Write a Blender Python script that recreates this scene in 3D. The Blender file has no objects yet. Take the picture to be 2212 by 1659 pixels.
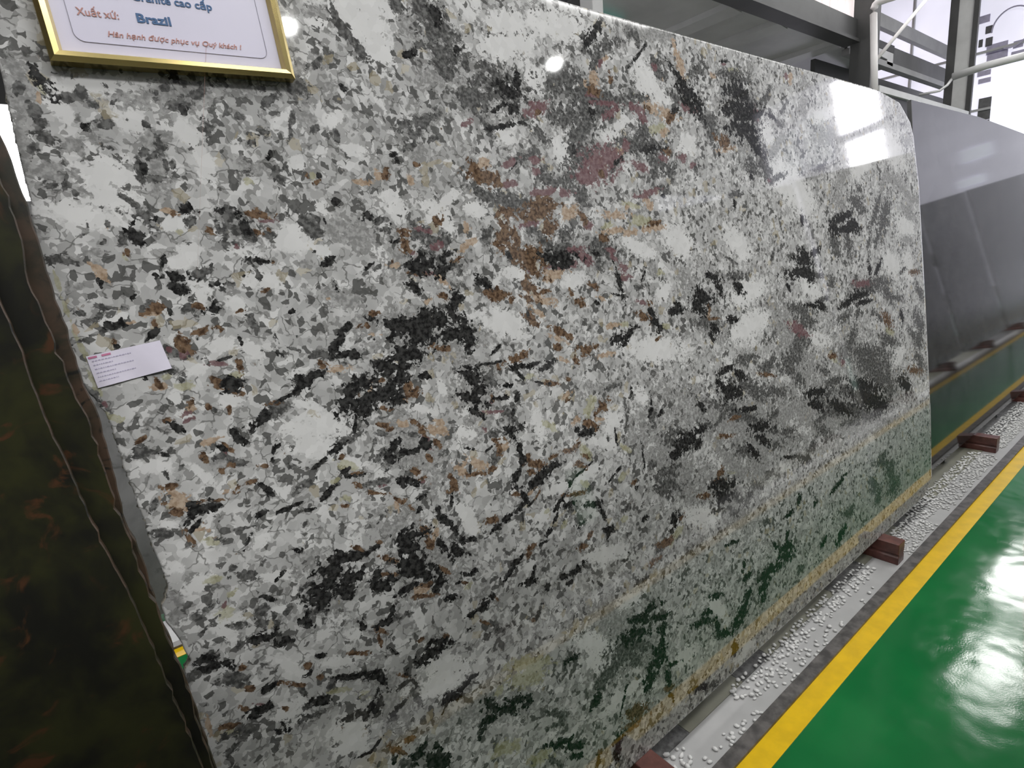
import bpy, bmesh, math, random
import numpy as np
from mathutils import Matrix, Vector
random.seed(7)
# unseen area lights added under the roof: x, y, size x, size y, watts
ROOF_LIGHTS = [(-3.0, -2.8, 6.0, 1.2, 140), (4.5, -2.8, 6.0, 1.2, 150), (12.5, -2.8, 7.0, 1.4, 320), (4.0, -6.1, 18.0, 1.5, 1280), (2.5, 0.5, 10.0, 0.8, 260),
       (19.6, 2.7, 2.6, 1.2, 190), (14.9, 2.3, 2.0, 1.1, 140), (10.0, 5.5, 12.0, 1.0, 200), (12.0, 11.5, 12.0, 1.5, 400)]
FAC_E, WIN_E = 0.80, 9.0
GR_LO, GR_HI, GR_CLEAN = (0.40, 0.40, 0.398), (0.65, 0.65, 0.648), (0.68, 0.68, 0.678)
LAMPS = [(3.5, -6.7, 7.0), (8.9, -6.4, 7.0), (16.3, 2.3, 7.0), (12.4, 1.9, 7.0)]
SC = bpy.context.scene
COL = SC.collection
# ---------------------------------------------------------------- camera
R = np.array([[0.782603, -0.201051, 0.589161], [-0.616964, -0.124314, 0.777111], [-0.082999, -0.971661, -0.221329]])
EYE = np.array([0.0, 0.0, 1.45])
F = 1200.0
cam_d = bpy.data.cameras.new('camera')
cam_d.sensor_width = 36.0
cam_d.lens = 36.0 * F / 2212.0
cam_d.clip_start = 0.02
cam_d.clip_end = 200
cam = bpy.data.objects.new('camera', cam_d)
COL.objects.link(cam)
m = Matrix.Identity(4)
for i in range(3):
    m[i][0] = R[i][0]; m[i][1] = -R[i][1]; m[i][2] = -R[i][2]; m[i][3] = EYE[i]
cam.matrix_world = m
SC.camera = cam
# ---------------------------------------------------------------- world, light, exposure
SC.view_settings.view_transform = 'Standard'
SC.view_settings.look = 'None'
SC.view_settings.gamma = 1.0
SC.view_settings.use_curve_mapping = False
SC.view_settings.exposure = 0.0
SC.cycles.max_bounces = 5
SC.cycles.adaptive_threshold = 0.04
SC.cycles.diffuse_bounces = 3
SC.cycles.glossy_bounces = 4
SC.cycles.transmission_bounces = 1
w = bpy.data.worlds.new('world'); SC.world = w; w.use_nodes = True
w.node_tree.nodes['Background'].inputs[0].default_value = (0.82, 0.86, 0.92, 1)
w.node_tree.nodes['Background'].inputs[1].default_value = 0.25


def area(name, loc, rot, sx, sy, power, col=(1, 1, 1)):
    l = bpy.data.lights.new(name, 'AREA'); l.shape = 'RECTANGLE'; l.size = sx; l.size_y = sy
    l.energy = power; l.color = col
    o = bpy.data.objects.new(name, l); COL.objects.link(o); o.location = loc; o.rotation_euler = rot
    return o


# area lights added under the closed roof to brighten granite, floor and deck
for k, (x, y, sx, sy, p) in enumerate(ROOF_LIGHTS):
    area('unseen_roof_light', (x, y, 8.7), (0, 0, 0), sx, sy, p, (1.0, 0.99, 0.97))


def at(px, py, axis, val):
    """point on the plane x/y/z = val that the photograph shows at pixel (px, py)"""
    r = R @ np.array([px - 1106, py - 829.5, F])
    t = (val - EYE[axis]) / r[axis]
    return EYE + r * t


# ---------------------------------------------------------------- helpers
def mb():
    return bmesh.new()


def box(bm, x0, x1, y0, y1, z0, z1, rot=None, bev=0):
    vs = [bm.verts.new((x, y, z)) for x in (x0, x1) for y in (y0, y1) for z in (z0, z1)]
    q = [(0, 1, 3, 2), (4, 6, 7, 5), (0, 4, 5, 1), (2, 3, 7, 6), (0, 2, 6, 4), (1, 5, 7, 3)]
    fs = [bm.faces.new([vs[i] for i in f]) for f in q]
    if bev:
        es = list({e for f in fs for e in f.edges})
        bmesh.ops.bevel(bm, geom=es, offset=bev, segments=2, profile=0.5, affect='EDGES')
    return vs


def tube(bm, pts, r, n=10, cap=True):
    pts = [Vector(p) for p in pts]
    rings = []
    for i, p in enumerate(pts):
        a = pts[max(i - 1, 0)]; b = pts[min(i + 1, len(pts) - 1)]
        d = (b - a).normalized()
        s = d.cross(Vector((0, 0, 1)))
        if s.length < 1e-3: s = d.cross(Vector((0, 1, 0)))
        s.normalize(); t = d.cross(s)
        rings.append([bm.verts.new(p + (s * math.cos(2 * math.pi * k / n) + t * math.sin(2 * math.pi * k / n)) * r) for k in range(n)])
    for a, b in zip(rings, rings[1:]):
        for k in range(n):
            bm.faces.new((a[k], a[(k + 1) % n], b[(k + 1) % n], b[k]))
    if cap:
        bm.faces.new(rings[0][::-1]); bm.faces.new(rings[-1])


def prism(bm, pts, y0, y1):
    """polygon in x-z extruded along y"""
    a = [bm.verts.new((x, y0, z)) for x, z in pts]
    b = [bm.verts.new((x, y1, z)) for x, z in pts]
    bm.faces.new(a); bm.faces.new(b[::-1])
    n = len(pts)
    for i in range(n):
        bm.faces.new((a[i], b[i], b[(i + 1) % n], a[(i + 1) % n]))


def mesh_obj(name, bm, mat, parent=None, smooth=False):
    bmesh.ops.recalc_face_normals(bm, faces=bm.faces)
    me = bpy.data.meshes.new(name); bm.to_mesh(me); bm.free()
    me.materials.append(mat)
    if smooth:
        me.polygons.foreach_set('use_smooth', [True] * len(me.polygons))
    o = bpy.data.objects.new(name, me); COL.objects.link(o)
    if parent: o.parent = parent
    return o


def tag(o, label, cat, group=None):
    o['label'] = label; o['category'] = cat
    if group: o['group'] = group
    return o


def struct(o):
    o['kind'] = 'structure'
    return o


def empty(name, loc, rot=(0, 0, 0)):
    o = bpy.data.objects.new(name, None); COL.objects.link(o)
    o.location = loc; o.rotation_euler = rot; o.empty_display_size = 0.05
    return o


def copy_thing(src, loc=None, label=None):
    c = src.copy(); COL.objects.link(c)
    for ch in src.children:
        d = ch.copy(); COL.objects.link(d); d.parent = c
    if loc is not None: c.location = loc
    if label: c['label'] = label
    return c


class NT:
    def __init__(s, name):
        s.mat = bpy.data.materials.new(name); s.mat.use_nodes = True
        s.t = s.mat.node_tree; s.b = s.t.nodes['Principled BSDF']

    def n(s, typ, **kw):
        nd = s.t.nodes.new(typ)
        for k, v in kw.items():
            if k.startswith('_'):
                nd.inputs[int(k[1:])].default_value = v
            else:
                setattr(nd, k, v)
        return nd

    def l(s, a, b):
        s.t.links.new(a, b)

    def put(s, sock, v):
        if isinstance(v, (int, float, tuple)): sock.default_value = v
        else: s.l(v, sock)

    def math(s, op, a, b=0.0, c=None, clamp=False):
        nd = s.n('ShaderNodeMath', operation=op, use_clamp=clamp)
        s.put(nd.inputs[0], a); s.put(nd.inputs[1], b)
        if c is not None: s.put(nd.inputs[2], c)
        return nd.outputs[0]

    def ramp(s, v, lo, hi, a=0.0, b=1.0):
        nd = s.n('ShaderNodeMapRange', interpolation_type='SMOOTHSTEP')
        s.put(nd.inputs[0], v); s.put(nd.inputs[1], lo); s.put(nd.inputs[2], hi)
        nd.inputs[3].default_value = a; nd.inputs[4].default_value = b
        return nd.outputs[0]

    def mix(s, f, a, b, typ='MIX'):
        nd = s.n('ShaderNodeMix', data_type='RGBA', blend_type=typ)
        s.put(nd.inputs[0], f)
        for sk, v in ((nd.inputs[6], a), (nd.inputs[7], b)):
            if isinstance(v, tuple) and len(v) == 3: v = (*v, 1)
            s.put(sk, v)
        return nd.outputs[2]

    def noise(s, vec, scale, detail=3.0, rough=0.55, col=False, dist=0.0):
        nd = s.n('ShaderNodeTexNoise', noise_dimensions=getattr(s, 'dim', '3D')); s.l(vec, nd.inputs['Vector'])
        nd.inputs['Scale'].default_value = scale; nd.inputs['Detail'].default_value = detail
        nd.inputs['Roughness'].default_value = rough; nd.inputs['Distortion'].default_value = dist
        return nd.outputs['Color' if col else 'Fac']

    def vor(s, vec, scale, feature='F1', out='Color', rnd=1.0):
        nd = s.n('ShaderNodeTexVoronoi', feature=feature, voronoi_dimensions=getattr(s, 'dim', '3D')); s.l(vec, nd.inputs['Vector'])
        nd.inputs['Scale'].default_value = scale; nd.inputs['Randomness'].default_value = rnd
        return nd.outputs[out]

    def warp(s, vec, scale, amp, detail=2.0):
        c = s.noise(vec, scale, detail, col=True)
        a = s.n('ShaderNodeVectorMath', operation='SUBTRACT'); s.l(c, a.inputs[0]); a.inputs[1].default_value = (.5, .5, .5)
        b = s.n('ShaderNodeVectorMath', operation='MULTIPLY_ADD'); s.l(a.outputs[0], b.inputs[0])
        b.inputs[1].default_value = (amp, amp, amp); s.l(vec, b.inputs[2])
        return b.outputs[0]

    def obj(s):
        return s.n('ShaderNodeTexCoord').outputs['Object']


def simple(name, col, rough=0.5, metal=0.0, var=0.15, scale=8.0, bump=0.0, emit=0.0, spec=0.5):
    t = NT(name)
    v = t.noise(t.obj(), scale, 4.0)
    f = t.ramp(v, 0.3, 0.7)
    c = t.mix(f, tuple(k * (1 - var) for k in col), tuple(min(1, k * (1 + var)) for k in col))
    t.l(c, t.b.inputs['Base Color'])
    t.b.inputs['Roughness'].default_value = rough; t.b.inputs['Metallic'].default_value = metal
    t.b.inputs['Specular IOR Level'].default_value = spec
    if bump:
        b = t.n('ShaderNodeBump'); b.inputs['Strength'].default_value = bump; b.inputs['Distance'].default_value = 0.01
        t.l(t.noise(t.obj(), scale * 4, 5.0), b.inputs['Height']); t.l(b.outputs[0], t.b.inputs['Normal'])
    if emit:
        t.l(c, t.b.inputs['Emission Color']); t.b.inputs['Emission Strength'].default_value = emit
    return t.mat
# ---------------------------------------------------------------- materials
def granite_mat():
    t = NT('white_granite_with_black_and_gold_minerals')
    t.dim = '2D'
    sx = t.n('ShaderNodeSeparateXYZ'); t.l(t.obj(), sx.inputs[0])
    cx_ = t.n('ShaderNodeCombineXYZ'); t.l(sx.outputs[0], cx_.inputs[0]); t.l(sx.outputs[2], cx_.inputs[1])
    P = cx_.outputs[0]
    geo = t.n('ShaderNodeAttribute', attribute_name='mineral_a')
    geb = t.n('ShaderNodeAttribute', attribute_name='mineral_b')
    gec = t.n('ShaderNodeAttribute', attribute_name='mineral_c')
    sa = t.n('ShaderNodeSeparateColor'); t.l(geo.outputs['Color'], sa.inputs[0])
    sb = t.n('ShaderNodeSeparateColor'); t.l(geb.outputs['Color'], sb.inputs[0])
    sc_ = t.n('ShaderNodeSeparateColor'); t.l(gec.outputs['Color'], sc_.inputs[0])
    K, D, G = sa.outputs[0], sa.outputs[1], sa.outputs[2]
    B, Pu, T = sb.outputs[0], sb.outputs[1], sb.outputs[2]
    W, Sp, O = sc_.outputs[0], sc_.outputs[1], sc_.outputs[2]
    Pw = t.warp(P, 62, 0.013, 2.0)
    Pw2 = t.warp(P, 140, 0.006, 1.0)
    gr_a = t.n('ShaderNodeSeparateColor'); t.l(t.vor(Pw, 85), gr_a.inputs[0])
    gr_b = t.n('ShaderNodeSeparateColor'); t.l(t.vor(Pw2, 210), gr_b.inputs[0])
    grain = t.math('ADD', t.math('MULTIPLY', t.math('SUBTRACT', gr_a.outputs[0], 0.5), 0.40), t.math('MULTIPLY', t.math('SUBTRACT', gr_b.outputs[0], 0.5), 0.30))
    grain2 = t.math('ADD', t.math('MULTIPLY', t.math('SUBTRACT', gr_a.outputs[1], 0.5), 0.40), t.math('MULTIPLY', t.math('SUBTRACT', gr_b.outputs[1], 0.5), 0.28))
    n_edge = t.math('ADD', grain, t.math('MULTIPLY', t.math('SUBTRACT', t.noise(Pw2, 46, 3.5, 0.68), 0.5), 0.9))
    n_edge2 = t.math('ADD', grain2, t.math('MULTIPLY', t.math('SUBTRACT', t.noise(Pw2, 52, 3.5, 0.7), 0.49), 0.9))
    clean = t.math('SUBTRACT', 1.0, t.ramp(t.math('ADD', W, t.math('MULTIPLY', n_edge, 0.7)), 0.42, 0.6))
    # base: pale grey quartz and feldspar in patches
    cell = t.n('ShaderNodeSeparateColor'); t.l(t.vor(Pw, 62), cell.inputs[0])
    cell2 = t.n('ShaderNodeSeparateColor'); t.l(t.vor(Pw2, 130), cell2.inputs[0])
    tone = t.math('ADD', t.math('MULTIPLY', cell.outputs[0], 0.5), t.math('MULTIPLY', t.noise(P, 18, 2.0), 0.6))
    base = t.mix(t.ramp(tone, 0.25, 0.95), GR_LO, GR_HI)
    base = t.mix(t.math('MULTIPLY', t.math('SUBTRACT', 1.0, clean), 0.75), base, GR_CLEAN)
    # medium grey grains, most where the speckle field is high
    near = t.ramp(t.math('MAXIMUM', t.math('MAXIMUM', K, D), t.math('MAXIMUM', B, G)), 0.12, 0.45, 0.0, 0.28)
    dens = t.math('MULTIPLY', clean, t.math('ADD', near, t.math('ADD', 0.08, t.math('MULTIPLY', Sp, 0.36))))
    patchy = t.ramp(t.noise(P, 26, 1.5), 0.30, 0.66, 0.30, 1.3)
    dens = t.math('MULTIPLY', dens, patchy)
    g1 = t.math('LESS_THAN', cell.outputs[1], dens)
    base = t.mix(t.math('MULTIPLY', g1, 0.7), base, (0.33, 0.33, 0.325))
    g2 = t.math('LESS_THAN', cell2.outputs[1], t.math('MULTIPLY', dens, 0.8))
    base = t.mix(t.math('MULTIPLY', g2, 0.75), base, (0.21, 0.21, 0.205))
    # dark grain boundaries
    crk = t.vor(t.warp(P, 40, 0.028, 2.0), 30, 'DISTANCE_TO_EDGE', 'Distance')
    crk_on = t.ramp(t.noise(P, 34, 1.0), 0.42, 0.56)
    crack = t.math('MULTIPLY', t.math('SUBTRACT', 1.0, t.ramp(crk, 0.01, 0.05)), t.math('MULTIPLY', crk_on, clean))
    base = t.mix(t.math('MULTIPLY', crack, 0.75), base, (0.10, 0.10, 0.095))
    # small black mica flakes, in clusters
    clus = t.ramp(t.noise(P, 20, 1.5), 0.46, 0.64, 0.03, 0.30)
    clus = t.math('MULTIPLY', clus, clean)
    fl = t.n('ShaderNodeSeparateColor'); t.l(t.vor(Pw, 100), fl.inputs[0])
    base = t.mix(t.math('MULTIPLY', t.math('LESS_THAN', fl.outputs[2], clus), 0.88), base, (0.075, 0.075, 0.072))
    # little rust and olive stains
    st = t.math('LESS_THAN', cell.outputs[2], t.math('MULTIPLY', t.ramp(t.noise(P, 9, 2.0), 0.48, 0.62), 0.085))
    base = t.mix(t.math('MULTIPLY', t.math('MULTIPLY', st, clean), 0.5), base, (0.36, 0.31, 0.20))

    def lay(base, field, col, amp=0.6, w=0.05, thr=0.5, op=1.0, nz=None):
        f = t.ramp(t.math('ADD', field, t.math('MULTIPLY', nz or n_edge, amp)), thr - w, thr + w)
        return t.mix(t.math('MULTIPLY', f, op), base, col)
    fine = t.noise(P, 110, 2.5, 0.6)
    vary = lambda a, b: t.mix(t.ramp(fine, 0.34, 0.70), a, b)
    base = lay(base, O, vary((0.40, 0.39, 0.25), (0.30, 0.29, 0.15)), 0.7, 0.08, op=0.65)
    base = lay(base, G, vary((0.22, 0.22, 0.217), (0.38, 0.38, 0.375)), 1.2, 0.10)
    base = lay(base, T, vary((0.46, 0.36, 0.27), (0.29, 0.20, 0.13)), 1.0, 0.07, op=0.9)
    base = lay(base, D, vary((0.055, 0.055, 0.054), (0.16, 0.16, 0.157)), 1.15, 0.07, nz=n_edge2)
    base = lay(base, Pu, vary((0.13, 0.062, 0.07), (0.20, 0.125, 0.13)), 0.9, 0.07, op=0.9)
    base = lay(base, B, vary((0.185, 0.122, 0.078), (0.055, 0.033, 0.021)), 1.0, 0.07)
    base = lay(base, K, vary((0.011, 0.011, 0.011), (0.05, 0.05, 0.049)), 1.0, 0.05, nz=n_edge2)
    t.l(base, t.b.inputs['Base Color'])
    t.b.inputs['Roughness'].default_value = 0.045
    t.b.inputs['IOR'].default_value = 1.52
    bp = t.n('ShaderNodeBump'); bp.inputs['Strength'].default_value = 0.04; bp.inputs['Distance'].default_value = 0.002
    t.l(t.noise(P, 7, 1.0), bp.inputs['Height']); t.l(bp.outputs[0], t.b.inputs['Normal'])
    return t.mat


def stone_mat(name, c1, c2, c3, rough=0.08, scale=6.0):
    t = NT(name); P = t.obj()
    a = t.noise(t.warp(P, 3.0, 0.25, 3.0), scale, 6.0, 0.6)
    c = t.mix(t.ramp(a, 0.35, 0.62), c1, c2)
    v = t.noise(t.warp(P, 5.0, 0.3, 3.0), scale * 2.2, 5.0)
    c = t.mix(t.ramp(v, 0.56, 0.68), c, c3)
    t.l(c, t.b.inputs['Base Color']); t.b.inputs['Roughness'].default_value = rough
    return t.mat


M = {}
M['granite'] = granite_mat()
M['granite_back'] = simple('sawn_granite', (0.42, 0.41, 0.39), 0.7, var=0.3, scale=60)
M['cream_edge'] = simple('rough_broken_granite_edge', (0.46, 0.43, 0.36), 0.7, var=0.45, scale=45, bump=0.6)
M['brown_stone'] = stone_mat('dark_brown_and_olive_polished_stone', (0.010, 0.010, 0.008), (0.026, 0.027, 0.010), (0.060, 0.027, 0.013), 0.32, 9.0)
M['brown_edge'] = stone_mat('sawn_edge_of_brown_stone', (0.020, 0.019, 0.011), (0.058, 0.036, 0.023), (0.010, 0.010, 0.008), 0.4, 22)
M['dark_stone'] = stone_mat('dark_grey_polished_stone', (0.020, 0.020, 0.021), (0.036, 0.036, 0.037), (0.014, 0.014, 0.014), 0.05)
M['grey_stone'] = stone_mat('mid_grey_stone', (0.13, 0.13, 0.133), (0.18, 0.18, 0.182), (0.10, 0.10, 0.10), 0.3)
M['opp_stone'] = stone_mat('charcoal_polished_stone', (0.09, 0.09, 0.09), (0.14, 0.14, 0.138), (0.06, 0.06, 0.06), 0.18)
M['yellow'] = simple('yellow_floor_paint', (0.86, 0.55, 0.004), 0.28, var=0.08, scale=14)
M['curb'] = simple('dark_granite_edging', (0.095, 0.088, 0.085), 0.4, var=0.55, scale=26)
M['gutter'] = simple('grey_painted_channel', (0.46, 0.46, 0.46), 0.4, var=0.05, scale=9)
M['plinth_olive'] = simple('olive_grey_stone_base', (0.24, 0.24, 0.19), 0.5, var=0.08, scale=9)
M['plinth_dark'] = simple('dark_speckled_stone_base', (0.12, 0.12, 0.12), 0.5, var=0.5, scale=55)
M['pebble'] = simple('white_gravel', (0.80, 0.80, 0.79), 0.55, var=0.08, scale=30)
M['wood'] = simple('reddish_brown_painted_wood', (0.135, 0.052, 0.043), 0.3, var=0.3, scale=22)
M['steel'] = simple('dark_grey_painted_steel', (0.05, 0.05, 0.05), 0.5, var=0.15, scale=2)
M['steel_mid'] = simple('grey_painted_steel', (0.22, 0.22, 0.22), 0.45, var=0.1, scale=2)
M['steel_light'] = simple('light_grey_painted_steel', (0.50, 0.50, 0.50), 0.45, var=0.08, scale=2)
M['white_paint'] = simple('white_painted_pipe', (0.85, 0.82, 0.82), 0.4, var=0.04, scale=3)
M['soffit'] = simple('grey_metal_decking', (0.42, 0.42, 0.42), 0.35, var=0.1, scale=1.2)
M['black'] = simple('black_steel', (0.012, 0.012, 0.012), 0.5)
M['wall'] = simple('grey_sheet_wall', (0.30, 0.30, 0.31), 0.7, var=0.06, scale=0.7)
M['roof'] = simple('grey_sheet_roof', (0.34, 0.34, 0.35), 0.6, var=0.06, scale=0.7)
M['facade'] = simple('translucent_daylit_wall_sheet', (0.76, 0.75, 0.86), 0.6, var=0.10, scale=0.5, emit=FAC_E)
M['window'] = simple('daylight_through_window', (1.0, 0.99, 1.0), 0.6, var=0.0, emit=WIN_E)
M['window_blue'] = simple('pale_daylight_panel', (0.86, 0.88, 1.0), 0.6, var=0.03, emit=0.95)
M['pink'] = simple('pinkish_white_cladding', (0.80, 0.72, 0.72), 0.6, var=0.08, scale=3, emit=0.55)  # emission stands in for daylight on the cladding
M['beige'] = simple('beige_cladding', (0.62, 0.52, 0.40), 0.6, var=0.08, scale=3, emit=0.4)  # slight glow put in so this strip looks daylit
M['mauve'] = simple('mauve_grey_pane', (0.36, 0.34, 0.44), 0.4, var=0.1, emit=0.15)
M['pane'] = simple('dark_grey_pane', (0.13, 0.13, 0.13), 0.3)
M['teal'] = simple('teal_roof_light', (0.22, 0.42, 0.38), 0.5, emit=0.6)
M['lamp'] = simple('lamp_glass', (1.0, 1.0, 0.98), 0.3, var=0.0, emit=60.0)
M['gold'] = simple('polished_brass_frame', (0.62, 0.50, 0.22), 0.2, 1.0, var=0.1, scale=9)
M['print'] = simple('printed_white_card', (0.66, 0.64, 0.77), 0.25, var=0.02)
M['ink_blue'] = simple('dark_blue_ink', (0.045, 0.12, 0.27), 0.6)
M['ink_red'] = simple('brick_red_ink', (0.48, 0.24, 0.21), 0.6)
M['ink_grey'] = simple('grey_ink_line', (0.30, 0.29, 0.36), 0.6)
M['paper'] = simple('white_paper', (0.66, 0.63, 0.74), 0.7, var=0.04, scale=20)
M['ink_pink'] = simple('pink_ink', (0.48, 0.16, 0.28), 0.7)
M['ink_faint'] = simple('faint_lilac_ink', (0.40, 0.37, 0.50), 0.7)


def floor_mat():
    t = NT('green_epoxy_floor'); P = t.obj()
    c = t.mix(t.ramp(t.noise(P, 2.2, 3.0), 0.35, 0.65), (0.003, 0.160, 0.038), (0.010, 0.200, 0.050))
    t.l(c, t.b.inputs['Base Color'])
    t.l(t.ramp(t.noise(P, 5.0, 3.0), 0.3, 0.7, 0.08, 0.14), t.b.inputs['Roughness'])
    b = t.n('ShaderNodeBump'); b.inputs['Strength'].default_value = 0.35; b.inputs['Distance'].default_value = 0.01
    h = t.math('ADD', t.noise(P, 5.0, 2.0), t.math('MULTIPLY', t.noise(P, 160, 2.0), 0.03))
    t.l(h, b.inputs['Height']); t.l(b.outputs[0], t.b.inputs['Normal'])
    return t.mat


M['floor'] = floor_mat()
M['screed'] = simple('grey_concrete_floor', (0.33, 0.33, 0.32), 0.5, var=0.08, scale=1.0)

# ---------------------------------------------------------------- building shell
XW, XE, YS, YN, ZR = -12.0, 25.0, -10.5, 14.0, 9.2
bm = mb(); box(bm, XW, XE, YS, YN, -0.2, 0.0); struct(mesh_obj('floor', bm, M['floor']))
for y0, y1 in ((3.1, YN), (YS, -2.2)):
    bm = mb(); box(bm, XW, XE, y0, y1, 0.0, 0.004); struct(mesh_obj('floor_screed', bm, M['screed']))
bm = mb(); box(bm, XW, XE, YS, YN, ZR, ZR + 0.1)
for k in range(int(XE - XW) // 2):
    box(bm, XW + 2 * k, XW + 2 * k + 0.12, YS, YN, ZR - 0.12, ZR)
struct(mesh_obj('ceiling', bm, M['roof']))
bm = mb(); box(bm, XW, XE, YN, YN + 0.15, 0, ZR); struct(mesh_obj('wall_north', bm, M['wall']))
bm = mb(); box(bm, XW, XE, YS - 0.15, YS, 0, ZR); struct(mesh_obj('wall_south', bm, M['wall']))
bm = mb(); box(bm, XW - 0.15, XW, YS, YN, 0, ZR); struct(mesh_obj('wall_west', bm, M['wall']))
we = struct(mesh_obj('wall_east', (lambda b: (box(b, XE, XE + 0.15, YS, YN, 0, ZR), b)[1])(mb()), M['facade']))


def east_panel(x0, y0, x1, y1, mat, name='pane', proud=0.04, parent=we):
    """a panel on the east wall whose corners the photograph shows at two pixels"""
    a = at(x0, y0, 0, XE - 0.02); b = at(x1, y1, 0, XE - 0.02)
    bm = mb(); box(bm, XE - proud, XE, min(a[1], b[1]), max(a[1], b[1]), min(a[2], b[2]), max(a[2], b[2]))
    return mesh_obj(name, bm, mat, parent)


east_panel(2150, 150, 2240, 345, M['window_blue'], 'daylight_panel', 0.10)
for r in ((2130, 58, 2143, 70), (2115, 87, 2122, 101), (2130, 83, 2143, 98), (2115, 214, 2141, 256), (2116, 262, 2141, 300)):
    east_panel(*r, M['pane'])
for r in ((2132, 99, 2176, 108), (2190, 90, 2210, 100), (2133, 116, 2176, 124), (2185, 113, 2212, 119), (2112, 38, 2138, 46),
          (2112, 156, 2140, 160), (2114, 172, 2140, 176)):
    east_panel(*r, M['mauve'])
for y0, y1, z0, z1 in ((-7.35, -5.95, 6.9, 8.9), (-7.2, -6.0, 5.25, 5.85), (-7.2, -6.0, 5.95, 6.5), (-6.75, -6.5, 4.6, 5.2)):
    bm = mb(); box(bm, XE - 0.06, XE, y0, y1, z0, z1); mesh_obj('window_pane', bm, M['window'], we)
for y0, y1, z0, z1 in ((-10.2, -8.9, 6.0, 7.9), (-8.7, -7.7, 6.1, 8.1)):
    bm = mb(); box(bm, XE - 0.06, XE, y0, y1, z0, z1); mesh_obj('daylight_panel', bm, M['window_blue'], we)
for y0, y1, z0, z1 in ((-3.7, -2.9, 4.35, 4.75), (-3.9, -3.2, 3.55, 3.8)):
    bm = mb(); box(bm, XE - 0.06, XE, y0, y1, z0, z1); mesh_obj('daylight_panel', bm, M['window_blue'], we)
bm = mb()
for k in range(6):
    y = 4.35 + 1.8 * k
    box(bm, XE - 0.12, XE, y, y + 0.07, 0, ZR)
for z in (4.9, 6.65):
    box(bm, XE - 0.10, XE, 4.2, YN, z, z + 0.07)
mesh_obj('mullion', bm, M['steel_light'], we)['kind'] = 'stuff'
# ring emblem high on the east wall
c = at(2188, 60, 0, XE - 0.06)
bm = mb()
tube(bm, [(XE - 0.16, c[1] + 0.50 * math.cos(a), c[2] + 0.58 * math.sin(a)) for a in [k * math.pi / 20 for k in range(33)]], 0.022, 6)
rg = mesh_obj('ring_emblem', bm, M['mauve'], None, True)
tag(rg, 'thin lilac ring outline high on the bright far wall', 'emblem')
# tall bright window far behind, seen left of the granite slab
bm = mb(); box(bm, -3.2, 1.6, YN - 0.06, YN, 1.6, 4.85); struct(mesh_obj('window_1', bm, M['window']))
bm = mb(); box(bm, -3.4, 1.8, YN - 0.12, YN, 4.85, 6.4); struct(mesh_obj('trim_1', bm, M['black']))
# daylit strip with a ring high on the south wall (reflected in the slab)
bm = mb(); box(bm, 17.0, 21.5, YS, YS + 0.06, 4.7, 5.6); struct(mesh_obj('window_2', bm, M['window_blue']))

# ---------------------------------------------------------------- mezzanine, columns, pipes in the upper right
mz = empty('mezzanine', (0, 0, 0)); mz['kind'] = 'structure'
Z = 5.55
seam = [8.0, 10.35, 12.0, 14.4, 17.4]
for i in range(4):
    bm = mb()
    x0, x1 = seam[i], seam[i + 1]
    box(bm, x0 + 0.05, x1 - 0.05, 5.95, 12.0, Z - 0.03, Z + 0.07)
    box(bm, x1 - 0.42, x1 - 0.05, 5.95, 12.0, Z - 0.13, Z - 0.03)
    for v in bm.verts:
        if v.co.z < Z + 0.05: v.co.z -= 0.16 * (v.co.x - x0) / (x1 - x0) - 0.06
    mesh_obj('deck_panel', bm, M['soffit'], mz)
bm = mb(); box(bm, 8.0, 17.4, 5.95, 12.0, Z + 0.08, Z + 0.25); mesh_obj('deck_slab', bm, M['black'], mz)
bm = mb()
box(bm, 7.4, 14.35, 5.62, 5.82, Z - 0.20, Z + 0.22)
box(bm, 7.4, 14.35, 5.55, 5.89, Z - 0.24, Z - 0.18)
mesh_obj('edge_beam', bm, M['steel'], mz)
bm = mb(); box(bm, 7.4, 17.4, 12.0, 12.15, Z - 0.7, Z + 0.3); mesh_obj('back_beam', bm, M['steel'], mz)
for k in range(9):
    bm = mb(); x = 11.4 + 0.36 * k
    box(bm, x, x + 0.30, 5.70, 5.78, Z + 0.26, Z + 1.7, bev=0.02)
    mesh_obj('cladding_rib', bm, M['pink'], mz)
bm = mb(); box(bm, 7.9, 8.9, 7.4, 9.0, Z - 0.12, Z - 0.08); mesh_obj('roof_light', bm, M['teal'], mz)


def column(name, a, b, x, d, mat, label, z1=9.15):
    """square column between two pixel edges at depth x"""
    p = at(a, 100, 0, x); q = at(b, 100, 0, x)
    bm = mb(); y0, y1 = sorted((p[1], q[1]))
    cy = (y0 + y1) / 2
    box(bm, x, x + d, y0, y1, 0.012, z1, bev=0.01)
    o = mesh_obj(name, bm, mat); tag(o, label, 'column'); return o


column('steel_column', 1836, 1883, 14.3, 0.4, M['steel'], 'broad dark grey steel column rising behind the slab top beside the white pipe')
# H column further right, with light face and dark flanges
hc = empty('steel_column', (20.0, 5.2, 0.0)); tag(hc, 'tall light grey steel column with dark flange at the right, before the bright far wall', 'column')
for a, b, mt, nm, dx in ((2044, 2062, M['steel'], 'flange', 0.0), (2062, 2094, M['steel_light'], 'web', 0.03), (2094, 2105, M['steel'], 'flange', 0.0)):
    p = at(a, 130, 0, 20.0); q = at(b, 130, 0, 20.0)
    bm = mb(); box(bm, dx, 0.12, q[1] - 5.2, p[1] - 5.2, 0.012, 9.15)
    mesh_obj(nm, bm, mt, hc)
bm = mb(); box(bm, 6.50, 6.72, 5.98, 6.22, 0.012, 9.15, bev=0.01)
tag(mesh_obj('steel_column', bm, M['steel_light']), 'pale grey column just showing above the slab top edge, left of the dark deck', 'column')


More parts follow.
